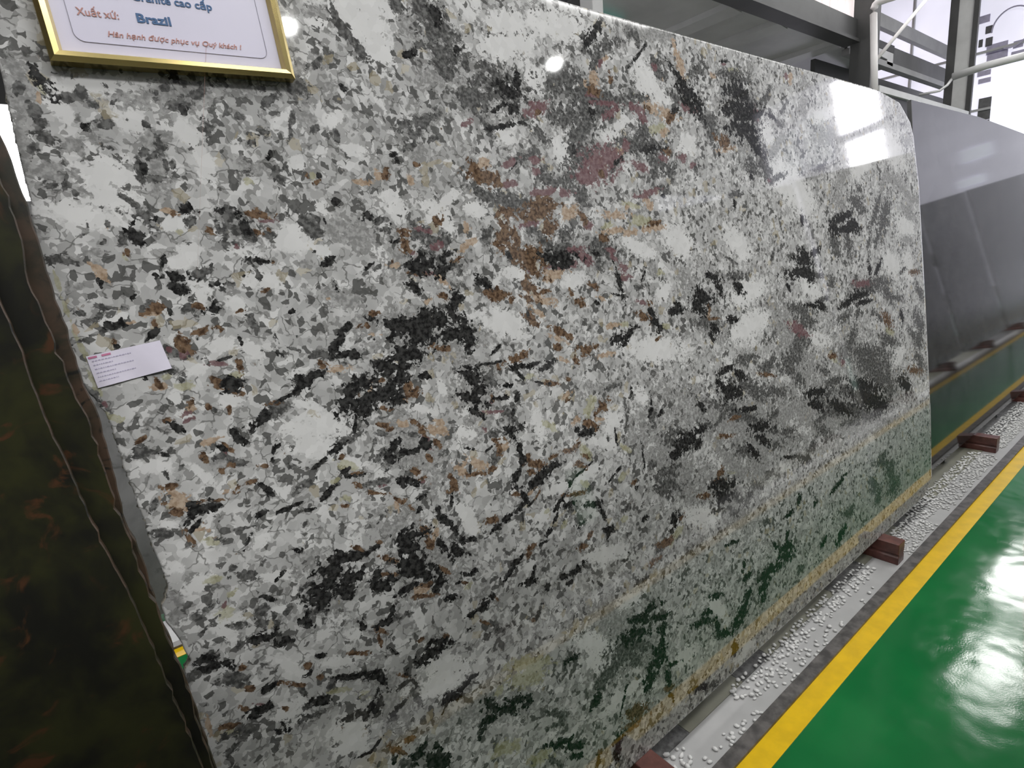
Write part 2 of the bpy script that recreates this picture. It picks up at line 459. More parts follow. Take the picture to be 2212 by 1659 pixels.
def ibeam(name, x0, x1, y, z0, z1, label, m1, m2, w=0.16, group=None):
    e = empty(name, (x0, y, z0)); tag(e, label, 'beam', group)
    L = x1 - x0; h = z1 - z0
    bm = mb(); box(bm, 0, L, -0.02, 0.02, 0.03, h - 0.03); mesh_obj('web', bm, m2, e)
    bm = mb(); box(bm, 0, L, -w / 2, w / 2, h - 0.03, h); mesh_obj('flange', bm, m1, e)
    bm = mb(); box(bm, 0, L, -w / 2, w / 2, 0, 0.03); mesh_obj('flange', bm, m2, e)
    return e


a = at(1893, 190, 1, 4.9); b = at(2086, 252, 1, 4.9)
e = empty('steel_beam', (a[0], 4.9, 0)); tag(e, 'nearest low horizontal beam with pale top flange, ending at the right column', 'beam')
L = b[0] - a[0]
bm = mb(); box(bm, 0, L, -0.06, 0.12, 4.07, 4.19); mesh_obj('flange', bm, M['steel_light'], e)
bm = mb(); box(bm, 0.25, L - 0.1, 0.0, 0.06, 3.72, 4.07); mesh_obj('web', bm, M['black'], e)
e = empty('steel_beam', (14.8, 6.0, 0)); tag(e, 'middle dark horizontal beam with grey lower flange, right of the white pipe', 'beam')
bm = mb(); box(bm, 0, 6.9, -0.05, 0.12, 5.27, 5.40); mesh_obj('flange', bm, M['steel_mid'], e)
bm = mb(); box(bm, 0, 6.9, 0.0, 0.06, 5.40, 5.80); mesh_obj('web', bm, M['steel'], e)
p = at(1965, 62, 1, 6.6); q = at(2062, 104, 1, 6.6)
e = empty('steel_beam', (15.0, 6.6, 0)); tag(e, 'upper grey horizontal beam crossing the bright opening', 'beam')
bm = mb(); box(bm, 0, 9.5, -0.04, 0.1, p[2] - 0.30, p[2] + 0.02); mesh_obj('web', bm, M['steel_mid'], e)
# dark partition under the middle beam
bm = mb(); box(bm, 14.8, XE, 6.7, 6.8, 0.012, 5.4)
struct(mesh_obj('wall_partition', bm, M['steel']))
# pale cladding seen through the opening
bm = mb()
for k in range(10):
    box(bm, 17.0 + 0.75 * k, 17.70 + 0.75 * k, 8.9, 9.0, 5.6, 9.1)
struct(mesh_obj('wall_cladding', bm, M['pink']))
a = at(1922, 50, 1, 8.85); b = at(1962, 50, 1, 8.85)
bm = mb(); box(bm, a[0], b[0], 8.82, 8.88, 6.3, 9.1); struct(mesh_obj('window_3', bm, M['window']))
a = at(1978, 20, 1, 8.85); b = at(2020, 20, 1, 8.85)
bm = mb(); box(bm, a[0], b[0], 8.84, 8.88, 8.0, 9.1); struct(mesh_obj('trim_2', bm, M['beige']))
# white pipe with a bend at its top
Xp = 13.5
pts = [at(1889, 198, 0, Xp), at(1888, 120, 0, Xp), at(1887, 30, 0, Xp), at(1888, 18, 0, Xp), at(1891, 10, 0, Xp), at(1897, 4, 0, Xp), at(1906, 1, 0, Xp), at(1930, -6, 0, Xp), at(1990, -30, 0, Xp)]
bm = mb(); tube(bm, pts, 0.065, 12)
tag(mesh_obj('pipe', bm, M['white_paint'], None, True), 'white pipe standing upright with a bend at its top, beside the broad dark column', 'pipe')
bm = mb(); tube(bm, [at(1893, 129, 0, Xp + 0.3), at(1945, 66, 0, Xp + 0.6), at(2010, -12, 0, Xp + 1.0)], 0.035, 8)
tag(mesh_obj('tie_rod', bm, M['white_paint'], None, True), 'thin pale rod slanting up to the right from the white pipe', 'rod')
bm = mb(); tube(bm, [at(2058, 166, 0, 18), at(2130, 142, 0, 18), at(2230, 116, 0, 18)], 0.085, 10)
rp_ = tag(mesh_obj('rail_pipe', bm, M['steel_light'], None, True), 'pale grey rail rising to the right across the far wall', 'rail')
bm = mb(); tube(bm, [at(1985, 205, 0, 17.5), at(2030, 196, 0, 17.6), at(2046, 184, 0, 17.8), at(2058, 168, 0, 18)], 0.03, 8)
mesh_obj('cable', bm, M['steel_light'], rp_, True)
# high bay lamps (their reflections show in the slab)
for k, (x, y, z) in enumerate(LAMPS):
    e = empty('high_bay_lamp', (x, y, z)); tag(e, 'round high bay lamp hanging over the hall, seen as a reflection', 'lamp', 'high bay lamps')
    bm = mb(); bmesh.ops.create_cone(bm, cap_ends=True, segments=20, radius1=0.26, radius2=0.10, depth=0.25, matrix=Matrix.Translation((0, 0, 0.13)))
    mesh_obj('shade', bm, M['steel_mid'], e)
    bm = mb(); bmesh.ops.create_uvsphere(bm, u_segments=16, v_segments=8, radius=0.15); mesh_obj('bulb', bm, M['lamp'], e, True)
    bm = mb(); tube(bm, [(0, 0, 0.25), (0, 0, ZR - z - 0.12)], 0.012, 6); mesh_obj('hanger', bm, M['steel'], e)

# ---------------------------------------------------------------- floor markings, channels, plinths
ROWS = (('north', 1, 0.0), ('south', -1, 0.0), ('far', 1, 1.8))


def strip(name, y0, y1, z1, mat, x0=-6.0, x1=18.0, z0=0.0):
    y0, y1 = sorted((y0, y1))
    bm = mb(); box(bm, x0, x1, y0, y1, z0, z1)
    return struct(mesh_obj(name, bm, mat))


n = 3
MIR = 0.345
for s, off in ((1, 0.0), (-1, 0.0)):
    f = lambda y: MIR + s * (y - MIR)
    strip('trim_%d' % n, f(0.627), f(0.692), 0.002, M['yellow']); n += 1
    strip('trim_%d' % n, f(0.692), f(0.732), 0.012, M['curb']); n += 1
    strip('trim_%d' % n, f(0.732), f(0.90), 0.003, M['gutter']); n += 1
for y0, y1, mt, zz in ((1.72, 1.80, 'curb', 0.012), (1.60, 1.72, 'gutter', 0.003), (1.80, 1.865, 'yellow', 0.002), (2.425, 2.49, 'yellow', 0.002), (2.49, 2.53, 'curb', 0.012), (2.53, 2.75, 'gutter', 0.003)):
    strip('trim_%d' % n, y0, y1, zz, M[mt]); n += 1
for s in (1, -1):
    f = lambda y: MIR + s * (y - MIR)
    base = empty('rack_plinth', (0, 0, 0)); base['kind'] = 'structure'
    xs = [-6, -2, 0.9, 1.2, 1.5, 1.68, 2.2, 2.5, 2.95, 3.4, 4.6, 6.0, 9, 13, 18]
    for i in range(len(xs) - 1):
        if 1.4 < 0: pass
        bm = mb(); y0, y1 = sorted((f(0.845), f(1.60)))
        box(bm, xs[i] + 0.001, xs[i + 1] - 0.001, y0, y1, 0, 0.006)
        mesh_obj('base_stone', bm, M['plinth_dark' if i % 2 == 0 else 'plinth_olive'], base)

# ---------------------------------------------------------------- wood blocks
def block_mesh():
    bm = mb()
    # stubby I-shaped profile along y: wide top and foot with a shallow groove between
    hw = 0.034
    prof = [(-hw, 0.0), (hw, 0.0), (hw, 0.032), (hw - 0.006, 0.038), (hw - 0.006, 0.044), (hw, 0.050), (hw, 0.097), (-hw, 0.097), (-hw, 0.050), (-hw + 0.006, 0.044), (-hw + 0.006, 0.038), (-hw, 0.032)]
    prism(bm, prof, -0.0, 0.30)
    bmesh.ops.recalc_face_normals(bm, faces=bm.faces)
    bmesh.ops.bevel(bm, geom=[e for e in bm.edges if e.calc_face_angle(0) > 1.2], offset=0.002, segments=1, affect='EDGES')
    me = bpy.data.meshes.new('wood_block'); bm.to_mesh(me); bm.free(); me.materials.append(M['wood'])
    return me


BM = block_mesh()
BL = [(0.968, 'pinkish brown wooden block at the bottom edge, under the white slab'),
      (2.622, 'reddish brown wooden block under the far half of the white slab'),
      (4.375, 'reddish brown wooden block under the dark slab, next after the white one'),
      (5.74, 'wooden block at the right edge of the photo, farthest of those in view')]
for x, lb in BL:
    o = bpy.data.objects.new('wood_block', BM); COL.objects.link(o)
    o.location = (x, 0.737 + (0.045 if x > 4 else 0) + (0.01 if 2 < x < 3 else 0), 0.003); tag(o, lb, 'block', 'wooden support blocks')
for x in (-1.6, -0.5):
    o = bpy.data.objects.new('wood_block', BM); COL.objects.link(o)
    o.location = (x, 0.72, 0.003); tag(o, 'wooden block hidden under the brown slabs', 'block', 'wooden support blocks')
for x in (7.3, 8.9):
    o = bpy.data.objects.new('wood_block', BM); COL.objects.link(o)
    o.location = (x, 0.79, 0.003); tag(o, 'wooden block under the far end of the slab row', 'block', 'wooden support blocks')
for x in (-0.6, 1.2, 2.6, 4.4, 6.0, 7.6, 9.2, 10.9, 12.6):
    o = bpy.data.objects.new('wood_block', BM); COL.objects.link(o)
    o.location = (x, -0.06, 0.003); o.rotation_euler = (0, 0, math.pi)
    tag(o, 'wooden block under the charcoal slabs across the aisle', 'block', 'wooden blocks across the aisle')

# ---------------------------------------------------------------- slabs
LEAN = math.radians(6)


def slab(name, pts, x, y0, z0, th, mat, label, lean=LEAN, group=None, flip=False, edge=None):
    bm = mb(); prism(bm, pts, 0, th)
    bmesh.ops.recalc_face_normals(bm, faces=bm.faces)
    bmesh.ops.bevel(bm, geom=[e for e in bm.edges], offset=0.0015, segments=1, affect='EDGES')
    if edge:
        bm.faces.ensure_lookup_table()
        for f in bm.faces:
            if abs(f.normal.y) < 0.9: f.material_index = 1
    me_mats = [mat] + ([edge] if edge else [])
    me = bpy.data.meshes.new(name); bm.to_mesh(me); bm.free()
    for k in me_mats: me.materials.append(k)
    o = bpy.data.objects.new(name, me); COL.objects.link(o)
    o.location = (x, y0, z0); o.rotation_euler = (-lean, 0, math.pi if flip else 0)
    tag(o, label, 'slab', group)
    return o


BLOBS = '''K278,16333,99,-66,-204,-59 D518,16174,112,-16,11,-77 D633,16242,33,-58,-66,-51 D427,16177,65,-19,-19,-42 D746,16129,35,-26,-40,-30
O225,16307,38,-28,-105,-22 T191,16156,-10,-24,-71,-4 D787,16115,58,-10,5,-50 D123,15965,66,-49,-154,-42 G46,16325,25,-93,-277,-48
G-46,16045,25,-75,-312,-37 G-84,15582,-11,-64,-378,-20 D-10,16219,93,33,122,-33 D168,15640,152,-28,-38,-70 K596,15814,22,-42,-59,-31
D790,15836,133,4,53,-63 G629,15636,184,-7,38,-80 D8,15488,64,-12,3,-57 D751,15621,11,-32,-75,-16 D836,15557,35,-21,-21,-34 G425,15562,102,5,44,-54
G509,15453,70,-28,-120,-26 G110,15169,253,-53,-86,-125 D95,15037,140,-27,-37,-70 G347,14975,105,-31,-89,-44 D340,14929,33,-22,-28,-32
G-90,15071,104,2,41,-27 D1559,16339,-15,-43,-74,-4 D1697,16443,53,-12,6,-61 K1844,16576,85,-38,-29,-69 D1947,16549,75,-59,-68,-68
D1812,16185,127,-26,-21,-64 K1863,16133,38,-45,-48,-43 D2104,16391,251,28,166,-72 D2492,16662,115,-49,-46,-79 G2704,16642,98,-110,-200,-76
D2142,15873,17,-55,-112,-24 D2225,15906,41,25,62,-13 D1039,16193,73,11,60,-22 D957,16278,36,-9,4,-45 D943,16389,35,-22,-39,-24
D603,16462,-10,-12,-49,-1 G1364,15918,-32,-42,-159,-3 D1363,15886,36,-21,-28,-27 G1425,15710,174,-6,33,-70 D1447,15600,-9,-58,-135,-12
D1241,15513,-12,-48,-58,-2 D1417,15524,133,21,102,-42 K1185,15266,12,-42,-78,-18 D1125,15248,-1,-63,-196,-17 D1301,15128,110,-18,-17,-55
D1479,15339,-13,-36,-115,-5 D1570,15349,1,-30,-60,-9 G1019,15303,95,-18,-34,-37 D841,14892,55,-16,-30,-28 D976,14779,115,-22,-79,-34
D1080,14581,91,-84,-111,-89 K1186,14562,77,10,37,-43 K874,14391,22,-67,-128,-29 K917,14285,22,-61,-187,-22 D703,14269,-15,-52,-71,3
T1385,14671,92,-14,-20,-39 B1438,14653,19,-27,-40,-19 K1629,14708,97,-43,-50,-75 D1637,14499,94,17,44,-66 B1870,14370,54,-50,-62,-50
D377,14498,-10,-31,-49,1 D599,14501,14,-31,-41,-20 T578,14428,-7,-25,-35,1 D489,14254,50,11,32,-32 O1452,14345,38,-28,-26,-43 B749,14117,16,39,81,-2
W972,16374,698,-33,63,-150 W1223,16003,112,-196,-277,-141 W689,15190,488,-49,10,-240 W678,14876,344,-65,-66,-194 W334,14661,505,-58,-108,-175
W1984,15423,66,-123,-351,-55 W411,16012,132,-90,-152,-106 W1833,15836,241,-75,-90,-139 W13,16164,62,-17,6,-84 W5065,18181,825,-149,27,-390
W5117,17881,588,-178,-58,-350 W5242,17489,314,-237,-201,-241 D4530,18063,29,-41,-158,-19 D4572,17902,24,-52,-146,-23 D4697,17685,175,-83,-201,-66
D4891,17446,126,-58,-170,-42 W4191,17762,249,-66,-61,-108 D6448,18377,270,-249,-308,-176 D6632,17989,388,-254,-297,-213 D6719,17619,295,-193,-232,-158
K6626,18367,99,-112,-206,-61 K7013,17738,2,-82,-118,-22 D6622,17391,210,-149,-169,-121 D5866,18350,102,-110,-150,-73 G6049,17998,246,-91,-29,-164
K5958,17528,172,36,109,-52 D6133,17661,121,-16,18,-82 G6369,17166,273,14,85,-117 D3702,16671,84,-156,-140,-109 G3728,16997,-79,-83,-151,17
G4022,17109,201,-37,-11,-92 D4052,17038,43,50,73,-13 G4211,16742,169,5,55,-61 K4465,16719,62,-31,-41,-33 G3740,16278,38,-125,-321,-44
D3174,16403,125,45,113,-50 D3091,16562,-53,-29,-57,23 D2656,16096,32,-42,-38,-39 D2940,15879,115,-34,-23,-77 D3430,16032,-83,-44,-221,5
D3820,15984,67,33,58,-36 D2722,15706,74,-22,-16,-51 K2993,15550,45,49,114,-8 D3046,15267,115,-85,-118,-82 G2621,15375,148,-63,-80,-93
D2566,15273,123,-4,15,-43 O2576,15116,81,-26,-21,-59 D5678,16232,290,3,67,-89 D6078,16326,346,56,208,-79 D5746,16047,270,13,71,-127
D5650,15809,-193,-21,-85,53 D6224,16003,170,25,78,-54 K5204,15633,91,25,47,-50 K5282,15520,44,-51,-59,-33 G5739,15621,87,87,151,-23
B4996,15262,-27,-78,-138,-2 T4848,15238,35,-64,-97,-28 B5659,15468,76,-32,-25,-49 T5480,15186,-67,55,114,29 K3732,15217,18,-47,-56,-21
O3642,15246,6,-68,-93,-17 B3529,15232,12,-38,-53,-14 B3679,15112,54,17,35,-29 T4467,15126,177,-14,-11,-48 W4488,15684,249,-41,-16,-125
W4143,16186,233,-5,49,-127 W3289,16113,-136,-41,-121,46 W3391,15398,136,-29,4,-144 D4049,17101,140,20,94,-34 D3697,17980,24,-36,-65,-22
G4160,17903,241,-2,78,-87 D4192,15911,18,-51,-109,-18 D7048,16871,34,-4,3,-22 W8357,18012,914,-27,182,-292 W8474,18471,508,-202,-67,-301
W9960,18674,1086,-143,77,-376 W8978,17333,65,-229,-222,-77 K11025,18571,322,134,262,-60 K11337,18915,208,105,274,-12 D11554,18477,521,66,212,-120
D11147,18137,-224,-147,-372,9 T11431,18165,198,37,104,-38 P11270,18047,103,68,119,-14 K12749,18429,392,51,333,-17 D12593,18938,201,-161,-195,-83
G13452,19030,889,-57,54,-131 D13433,18315,233,-145,-56,-138 P13385,18210,91,-93,-48,-61 D13575,18058,193,-114,-102,-73 T13656,17950,90,-10,10,-58
T14381,18879,52,-102,-186,-29 T14532,18417,126,-155,-422,-42 K14336,18138,355,-112,-285,-55 K14773,17752,472,-201,-319,-105
D14506,17465,576,-141,-116,-145 T10952,17556,-72,-157,-323,-15 B10926,17367,193,-101,-96,-79 T10592,17410,-118,106,75,74 B11570,17723,8,-83,-130,-18
D7844,17412,366,-110,-124,-128 D8063,17113,672,-198,-138,-291 K8198,17104,383,-110,-100,-144 K8501,17327,13,-111,-155,-28 K8311,16688,138,-117,-84,-98
K7894,16708,-212,-31,-88,68 D7320,16830,246,-229,-198,-175 D7058,16805,78,-162,-235,-63 D7216,17490,-32,83,130,31 D9891,17512,615,-188,-73,-298
D10090,17790,167,-23,21,-124 D9472,17389,5,-139,-293,-29 D10365,17230,470,-315,-210,-271 D10581,16829,157,-339,-404,-108 D9955,16648,564,-159,-90,-247
D10156,16296,-181,-315,-338,36 D10005,15893,-154,-269,-398,15 K10726,16841,52,-115,-158,-34 D11272,17148,667,-114,-25,-240
D11140,16875,380,-121,-54,-183 P8938,16756,396,35,120,-132 B8997,16702,118,-11,10,-60 P10884,17266,232,-25,3,-66 P11305,17097,494,-20,22,-67
P11407,16870,276,85,147,-76 D12406,17380,484,-49,-2,-112 O12427,17393,56,-80,-56,-38 P12488,17062,295,-102,-77,-106 P12641,16873,62,-158,-198,-40
B12877,17136,119,-91,-69,-57 D12589,16474,79,-204,-279,-47 T13072,17154,370,-147,-215,-92 T13701,17058,407,-120,-92,-126 O13275,16637,381,47,98,-119
T13488,16537,205,105,147,-48 B13894,16983,248,136,206,-46 K14105,17177,201,52,80,-59 P14801,17274,401,-100,-83,-103 K14727,17486,431,-189,-383,-84
K7848,16306,450,1,84,-56 D7511,16287,123,-93,-178,-49 K8540,16417,154,-21,-28,-35 D8912,16245,244,-93,-187,-65 D12514,16161,783,-150,-74,-280
K12784,16074,539,5,71,-84 B13545,16048,200,-92,-70,-78 P13313,15887,74,-160,-110,-51 P11873,16118,47,-170,-133,-43 D13115,15729,326,-225,-210,-130
D13614,15498,-95,-222,-308,6 D12861,15409,155,168,195,-38 P12340,15604,305,-83,-86,-91 P14215,15908,259,-62,-29,-104 P14701,15728,161,46,57,-51
P11203,15835,346,-291,-241,-181 P10743,15598,516,-244,-206,-232 P10284,15288,440,-130,-119,-170 T11591,15974,172,-63,-42,-77
B10823,15446,26,-99,-104,-20 K11502,15722,200,55,131,-35 D11266,15568,226,81,147,-52 D10333,15774,-235,-191,-263,62 G10583,16054,449,-131,-103,-174
K9967,15892,-24,-55,-130,-2 D8218,15679,132,57,91,-47 D8531,15730,211,86,162,-59 P7993,15574,217,32,79,-72 K8077,15509,122,33,104,-20
P8714,15663,171,-16,6,-84 P8702,15412,125,-61,-54,-64 D8940,15468,181,72,120,-58 B7015,15501,131,-83,-90,-71 T7153,15491,248,54,139,-69
B7254,15247,401,-93,-107,-150 T7361,15591,28,-85,-84,-28 P7844,15121,211,-15,2,-81 D9247,15203,401,-62,-63,-121 D9793,15359,148,-164,-188,-73
D10506,16504,480,3,78,-101 P7025,16335,135,21,59,-47 W7970,16124,241,-109,-90,-127 W9664,15878,372,-241,-338,-140 W11332,16313,-432,-85,-157,137
W12948,17810,88,-418,-556,-96 W13576,17496,422,-200,-158,-156 W14524,16312,228,-349,-312,-113 W9040,17486,248,-201,-232,-126 W9695,16847,205,20,59,-80
W11780,16638,337,121,192,-93 K15221,17438,206,-215,-387,-62 D15610,17001,495,-250,-286,-135 D15795,16556,108,-200,-271,-44
B16366,16448,407,-172,-132,-130 T16460,16257,527,28,101,-77 K16091,16073,27,-59,-91,-10 D17295,18406,830,-116,21,-236 O17275,18599,356,-47,14,-101
K17393,17977,641,-361,-165,-281 D17910,17857,615,-306,-276,-171 K17565,17410,920,-421,-219,-347 K17614,16893,704,-411,-207,-305
P18278,17399,185,-257,-224,-78 O18459,17378,64,-97,-71,-31 D18303,17719,377,-261,-245,-115 K18106,16605,235,-359,-359,-90
K18420,16262,260,-214,-210,-77 D18635,15795,177,-385,-516,-58 D17937,15754,271,-333,-251,-108 K17800,15435,12,-101,-192,-8
D18850,15379,86,-137,-121,-30 P18935,15342,130,-67,-43,-46 D19522,15457,543,75,122,-98 G18278,18834,33,-169,-318,-33 D19078,17970,-301,-193,-332,20
K18690,17468,-185,-150,-171,26 K19377,17422,313,-91,-81,-66 D19841,17249,252,-144,-111,-74 K16802,18810,236,4,46,-62 P16763,18726,171,-23,7,-50
D15381,18371,293,195,181,-93 T16156,18325,90,-130,-72,-58 G21656,17907,126,330,287,9 G22031,18634,345,-259,-126,-134 G21847,18902,164,-113,-117,-42
T20876,18827,-3,-160,-201,-24 P20634,18836,57,-114,-93,-31 G23690,17100,1156,128,205,-244 G19618,16539,388,191,330,-40 K16600,16941,109,108,118,-18
G22347,15794,781,63,88,-211 G22341,15157,82,-134,-448,-10 D22638,15868,500,122,120,-121 G24564,15482,-448,-364,-412,57 G24030,14689,97,-441,-432,-27
D25744,14633,263,-563,-317,-86 D26112,15138,190,-243,-140,-58 D26314,14302,-217,296,165,64 K24238,13998,1019,182,193,-174
K25335,13677,370,-435,-336,-79 K23561,13603,259,-401,-269,-70 K24812,13558,1229,-22,-44,-151 G28539,15300,-508,-180,-764,12
D27703,14232,-619,-281,-667,38 D28554,13921,-519,-544,-770,55 G29454,15637,188,-251,-282,-31 G30303,15418,628,-416,-196,-171
G31279,14992,913,-226,-417,-64 G32414,14650,705,-20,-4,-154 G31430,14117,338,-472,-346,-57 G31705,17308,562,-23,31,-174 D16857,14922,416,5,26,-83
K16673,14607,-4,-94,-154,-3 K20988,13981,30,-125,-295,-3 D14847,15655,97,131,187,-12 D20271,17763,188,100,168,-15 W16694,17270,-397,206,260,97
W23320,17848,1025,251,295,-226 W18959,16872,260,-412,-380,-104 W20561,15066,1446,-819,-889,-306 W26400,16017,-1113,-515,-450,203
W30023,16819,926,-1121,-916,-210 W30984,13441,732,-1027,-608,-146 D-9,14036,151,-20,-27,-72 G245,14104,217,-3,29,-37 G388,13977,46,-36,-44,-50
T387,13807,79,-43,-121,-42 T410,13789,31,-53,-71,-39 K366,13703,15,-31,-59,-16 K1117,13718,99,-20,-25,-63 K1278,13697,215,-15,-19,-73
K1260,13582,123,-44,-84,-71 K1140,13902,-69,-37,-146,17 K1214,13531,105,-24,-86,-34 D1614,13748,162,4,35,-73 K1823,13553,122,-3,10,-59
D1979,13538,103,-11,-27,-33 D1867,13509,38,-54,-57,-43 K2022,13668,8,-24,-31,-10 K2210,13652,8,-24,-31,-10 B756,14097,-5,-40,-89,-5
O719,14025,22,-30,-49,-22 D2184,14555,80,-82,-110,-70 D2320,14390,231,-49,-50,-134 K2396,14423,88,-60,-160,-41 K2069,14677,50,-30,-49,-33
D2463,14239,185,-28,-42,-76 D2143,14153,118,-21,-28,-58 B2672,14576,218,-20,-34,-60 T2793,14551,43,-24,-31,-30 P2745,14490,183,-5,6,-35
B2574,14300,110,-16,-24,-43 B2740,14338,42,-27,-44,-26 D2725,14264,146,5,33,-69 K2515,13860,127,-14,-28,-43 D2416,13738,67,-63,-156,-35
P2204,14117,27,-35,-38,-29 B2705,13836,24,-5,-2,-27 D279,13381,85,-29,-71,-45 D416,13348,148,-7,-22,-30 D267,13272,69,20,60,-35
K336,13113,39,-25,-50,-28 K429,13093,121,-3,4,-39 K482,13162,21,16,37,-11 D150,13009,252,3,86,-22 B941,13288,88,-32,-57,-57 B769,13221,95,-1,10,-31
T853,13214,143,-3,9,-48 D875,13347,82,7,28,-46 K1101,13200,15,-28,-70,-11 K815,12913,86,19,75,-31 B874,13058,22,-39,-65,-22 T606,13119,124,-4,-2,-31
B343,12868,40,-22,-40,-31 K373,12817,16,-25,-51,-14 K689,13458,55,6,18,-45 D1344,13239,95,12,38,-54 B1481,13248,66,-24,-35,-45
K1690,13169,116,-5,3,-67 K1702,13261,56,18,51,-25 B1650,12893,82,-35,-52,-59 B1434,12860,168,-2,7,-42 B1189,12734,70,-81,-169,-48
P1173,12578,92,14,33,-63 D1018,12611,103,-34,-98,-45 P984,12652,22,-24,-38,-20 K1667,12402,164,1,21,-26 P1571,12338,177,-8,-43,-33
D1370,12462,126,-8,-42,-24 B1868,12273,31,-47,-116,-17 K1693,11982,158,-33,-53,-108 B1511,12089,75,-31,-69,-40 B1660,11899,172,-22,-94,-47
B1855,11967,-5,-24,-82,1 T1533,11985,52,-39,-89,-29 O1761,12118,123,-6,-10,-52 D2207,12923,55,-54,-130,-29 D961,12330,84,-35,-85,-44
D1039,12220,31,-35,-111,-15 O868,12275,76,2,11,-49 O1060,12095,137,-6,-9,-58 T739,12151,88,-10,-18,-48 B739,12220,10,-34,-79,-8
K599,12290,35,-16,-26,-27 D21,13329,63,-25,-58,-37 G65,13662,87,3,25,-50 K1960,12649,6,-33,-76,-5 W1537,13446,36,-135,-238,-42
W1467,14026,266,59,157,-154 W1394,14496,164,25,73,-118 W1660,12615,215,4,27,-110 W2331,14016,234,-49,-74,-116 W3064,14136,441,-21,15,-181
W2015,13213,135,-86,-149,-88 W2468,13555,317,-54,-99,-135 W453,13182,163,5,40,-75 W1291,12307,127,7,22,-83 K3963,14770,97,-43,-52,-59
K4508,14499,142,-15,-3,-78 D4719,14460,174,2,26,-59 D4741,14263,134,-25,-43,-47 K3679,14480,22,-28,-70,-12 D3406,14495,252,-33,-58,-80
D3419,14262,118,-48,-74,-64 D3444,14389,143,-47,-55,-86 K3622,13755,152,-5,7,-75 K3734,13819,78,11,30,-35 G3165,13772,122,-4,7,-55
K4298,13611,122,16,72,-24 D4503,13591,97,16,42,-36 K3407,13959,12,-37,-41,-15 K3660,13359,13,-40,-93,-8 B5127,14249,148,-16,-14,-61
B5154,14011,8,-106,-238,-13 B5162,13924,140,-65,-102,-65 K4968,14050,136,17,50,-47 P5263,13809,116,-49,-63,-62 D5559,14167,195,-118,-136,-118
D5794,14045,301,-62,-68,-144 P5646,14220,228,-24,-56,-51 P5795,13911,145,26,50,-69 K5441,13554,364,-28,-27,-147 K5362,13671,-125,-70,-86,79
D5919,13586,269,-116,-173,-122 K6053,13723,183,25,56,-71 K5915,13427,169,75,112,-83 B5314,13422,178,-9,-28,-31 P5490,13408,228,-5,-6,-42
B6224,13611,128,20,41,-51 T5828,13252,132,-42,-149,-27 B5941,14397,-95,-76,-141,30 K5177,13160,126,-66,-98,-64 B5778,12936,133,-36,-55,-59
T5440,12882,117,36,76,-42 T4844,13608,139,-13,-25,-40 B4812,13687,10,-34,-58,-7 K4695,12521,269,-37,-58,-131 K4954,12472,332,47,94,-140
K5284,12607,311,39,89,-111 K5161,12240,572,-41,-86,-211 K5620,12448,443,16,34,-174 K5936,12686,232,86,215,-66 K6134,12850,119,-97,-135,-61
K5894,12176,422,-29,-63,-153 K6176,12182,54,-133,-278,-17 K4782,11963,476,15,35,-147 K4342,11811,239,-40,-100,-85 K4515,11721,390,2,-1,-104
K3583,12130,150,-5,-9,-68 K3771,12072,167,-1,-1,-50 K3837,12120,79,-30,-41,-52 K3482,12349,164,72,218,-50 K3706,12584,127,20,56,-44
K3720,12611,-71,-34,-107,20 D3054,12217,180,0,5,-66 B3158,12028,77,-42,-79,-40 T3424,11905,253,-4,-16,-58 B4266,12798,120,-17,-25,-59
K4160,12697,88,-29,-37,-55 B4047,12577,129,-3,-4,-40 T4248,12403,162,-6,-24,-30 T3512,13136,67,-13,-17,-37 B5355,12036,69,37,67,-29
B5587,11915,197,-16,-48,-53 K2859,12991,62,10,21,-35 D2499,12653,37,-25,-133,-9 K2495,12372,30,-41,-88,-17 D2666,12421,158,-8,-77,-17
D2191,12951,17,-58,-100,-16 B2503,13387,63,3,12,-35 B2063,13108,72,0,6,-35 G4176,14203,372,-114,-209,-152 G3747,13114,307,-59,-113,-126
W5094,14697,56,-206,-310,-55 W5963,14508,267,-166,-276,-117 W3681,14675,90,-81,-108,-65 W2978,14272,290,20,80,-155 W3523,13976,139,-82,-113,-89
W4600,13850,143,-117,-221,-68 W6263,14818,286,65,167,-84 W3726,12352,-114,-69,-174,41 W2110,12475,205,-59,-116,-110 D7024,14969,223,-67,-134,-65
D7359,14851,383,-81,-110,-129 D7777,14762,301,-156,-211,-126 D8137,14685,311,28,63,-137 P8916,14959,467,2,51,-97 P9492,14945,268,-30,-29,-75
D10031,14897,155,-193,-255,-68 P12637,14968,386,30,70,-96 P12337,14896,354,-2,22,-85 D13126,15049,345,-78,-83,-96 K13157,14883,85,-57,-58,-31
T12493,14698,154,-123,-174,-47 B8699,14730,365,10,49,-119 B8960,14625,342,9,44,-97 B8548,14478,528,-3,37,-157 P8305,14266,431,7,50,-83
B8884,14212,26,-205,-289,-23 B7673,14545,219,-61,-63,-98 B7477,14500,97,44,64,-42 T9562,14510,312,-60,-63,-110 T9594,14483,239,91,188,-55
B9971,14351,87,-105,-149,-34 P10101,14200,219,-71,-81,-81 B7519,14062,-2,-150,-309,-10 B7840,13974,40,-108,-253,-16 B7380,13824,157,-68,-76,-80
B7927,13669,530,-22,-32,-119 B8133,13530,521,-48,-80,-142 B8158,13298,373,-99,-207,-99 B8349,13592,-108,-121,-203,31 T8795,13153,381,-9,-13,-100
T8743,13068,255,25,39,-98 P8079,13238,82,-40,-48,-39 K7604,13609,56,-56,-100,-21 D8380,14127,223,-58,-67,-90 D8711,13856,206,-95,-92,-106
D9064,13627,564,3,24,-201 K8999,13472,610,-48,-86,-148 K9123,13346,341,36,59,-123 P9070,13259,456,-6,-20,-51 P9629,13631,285,-3,4,-77
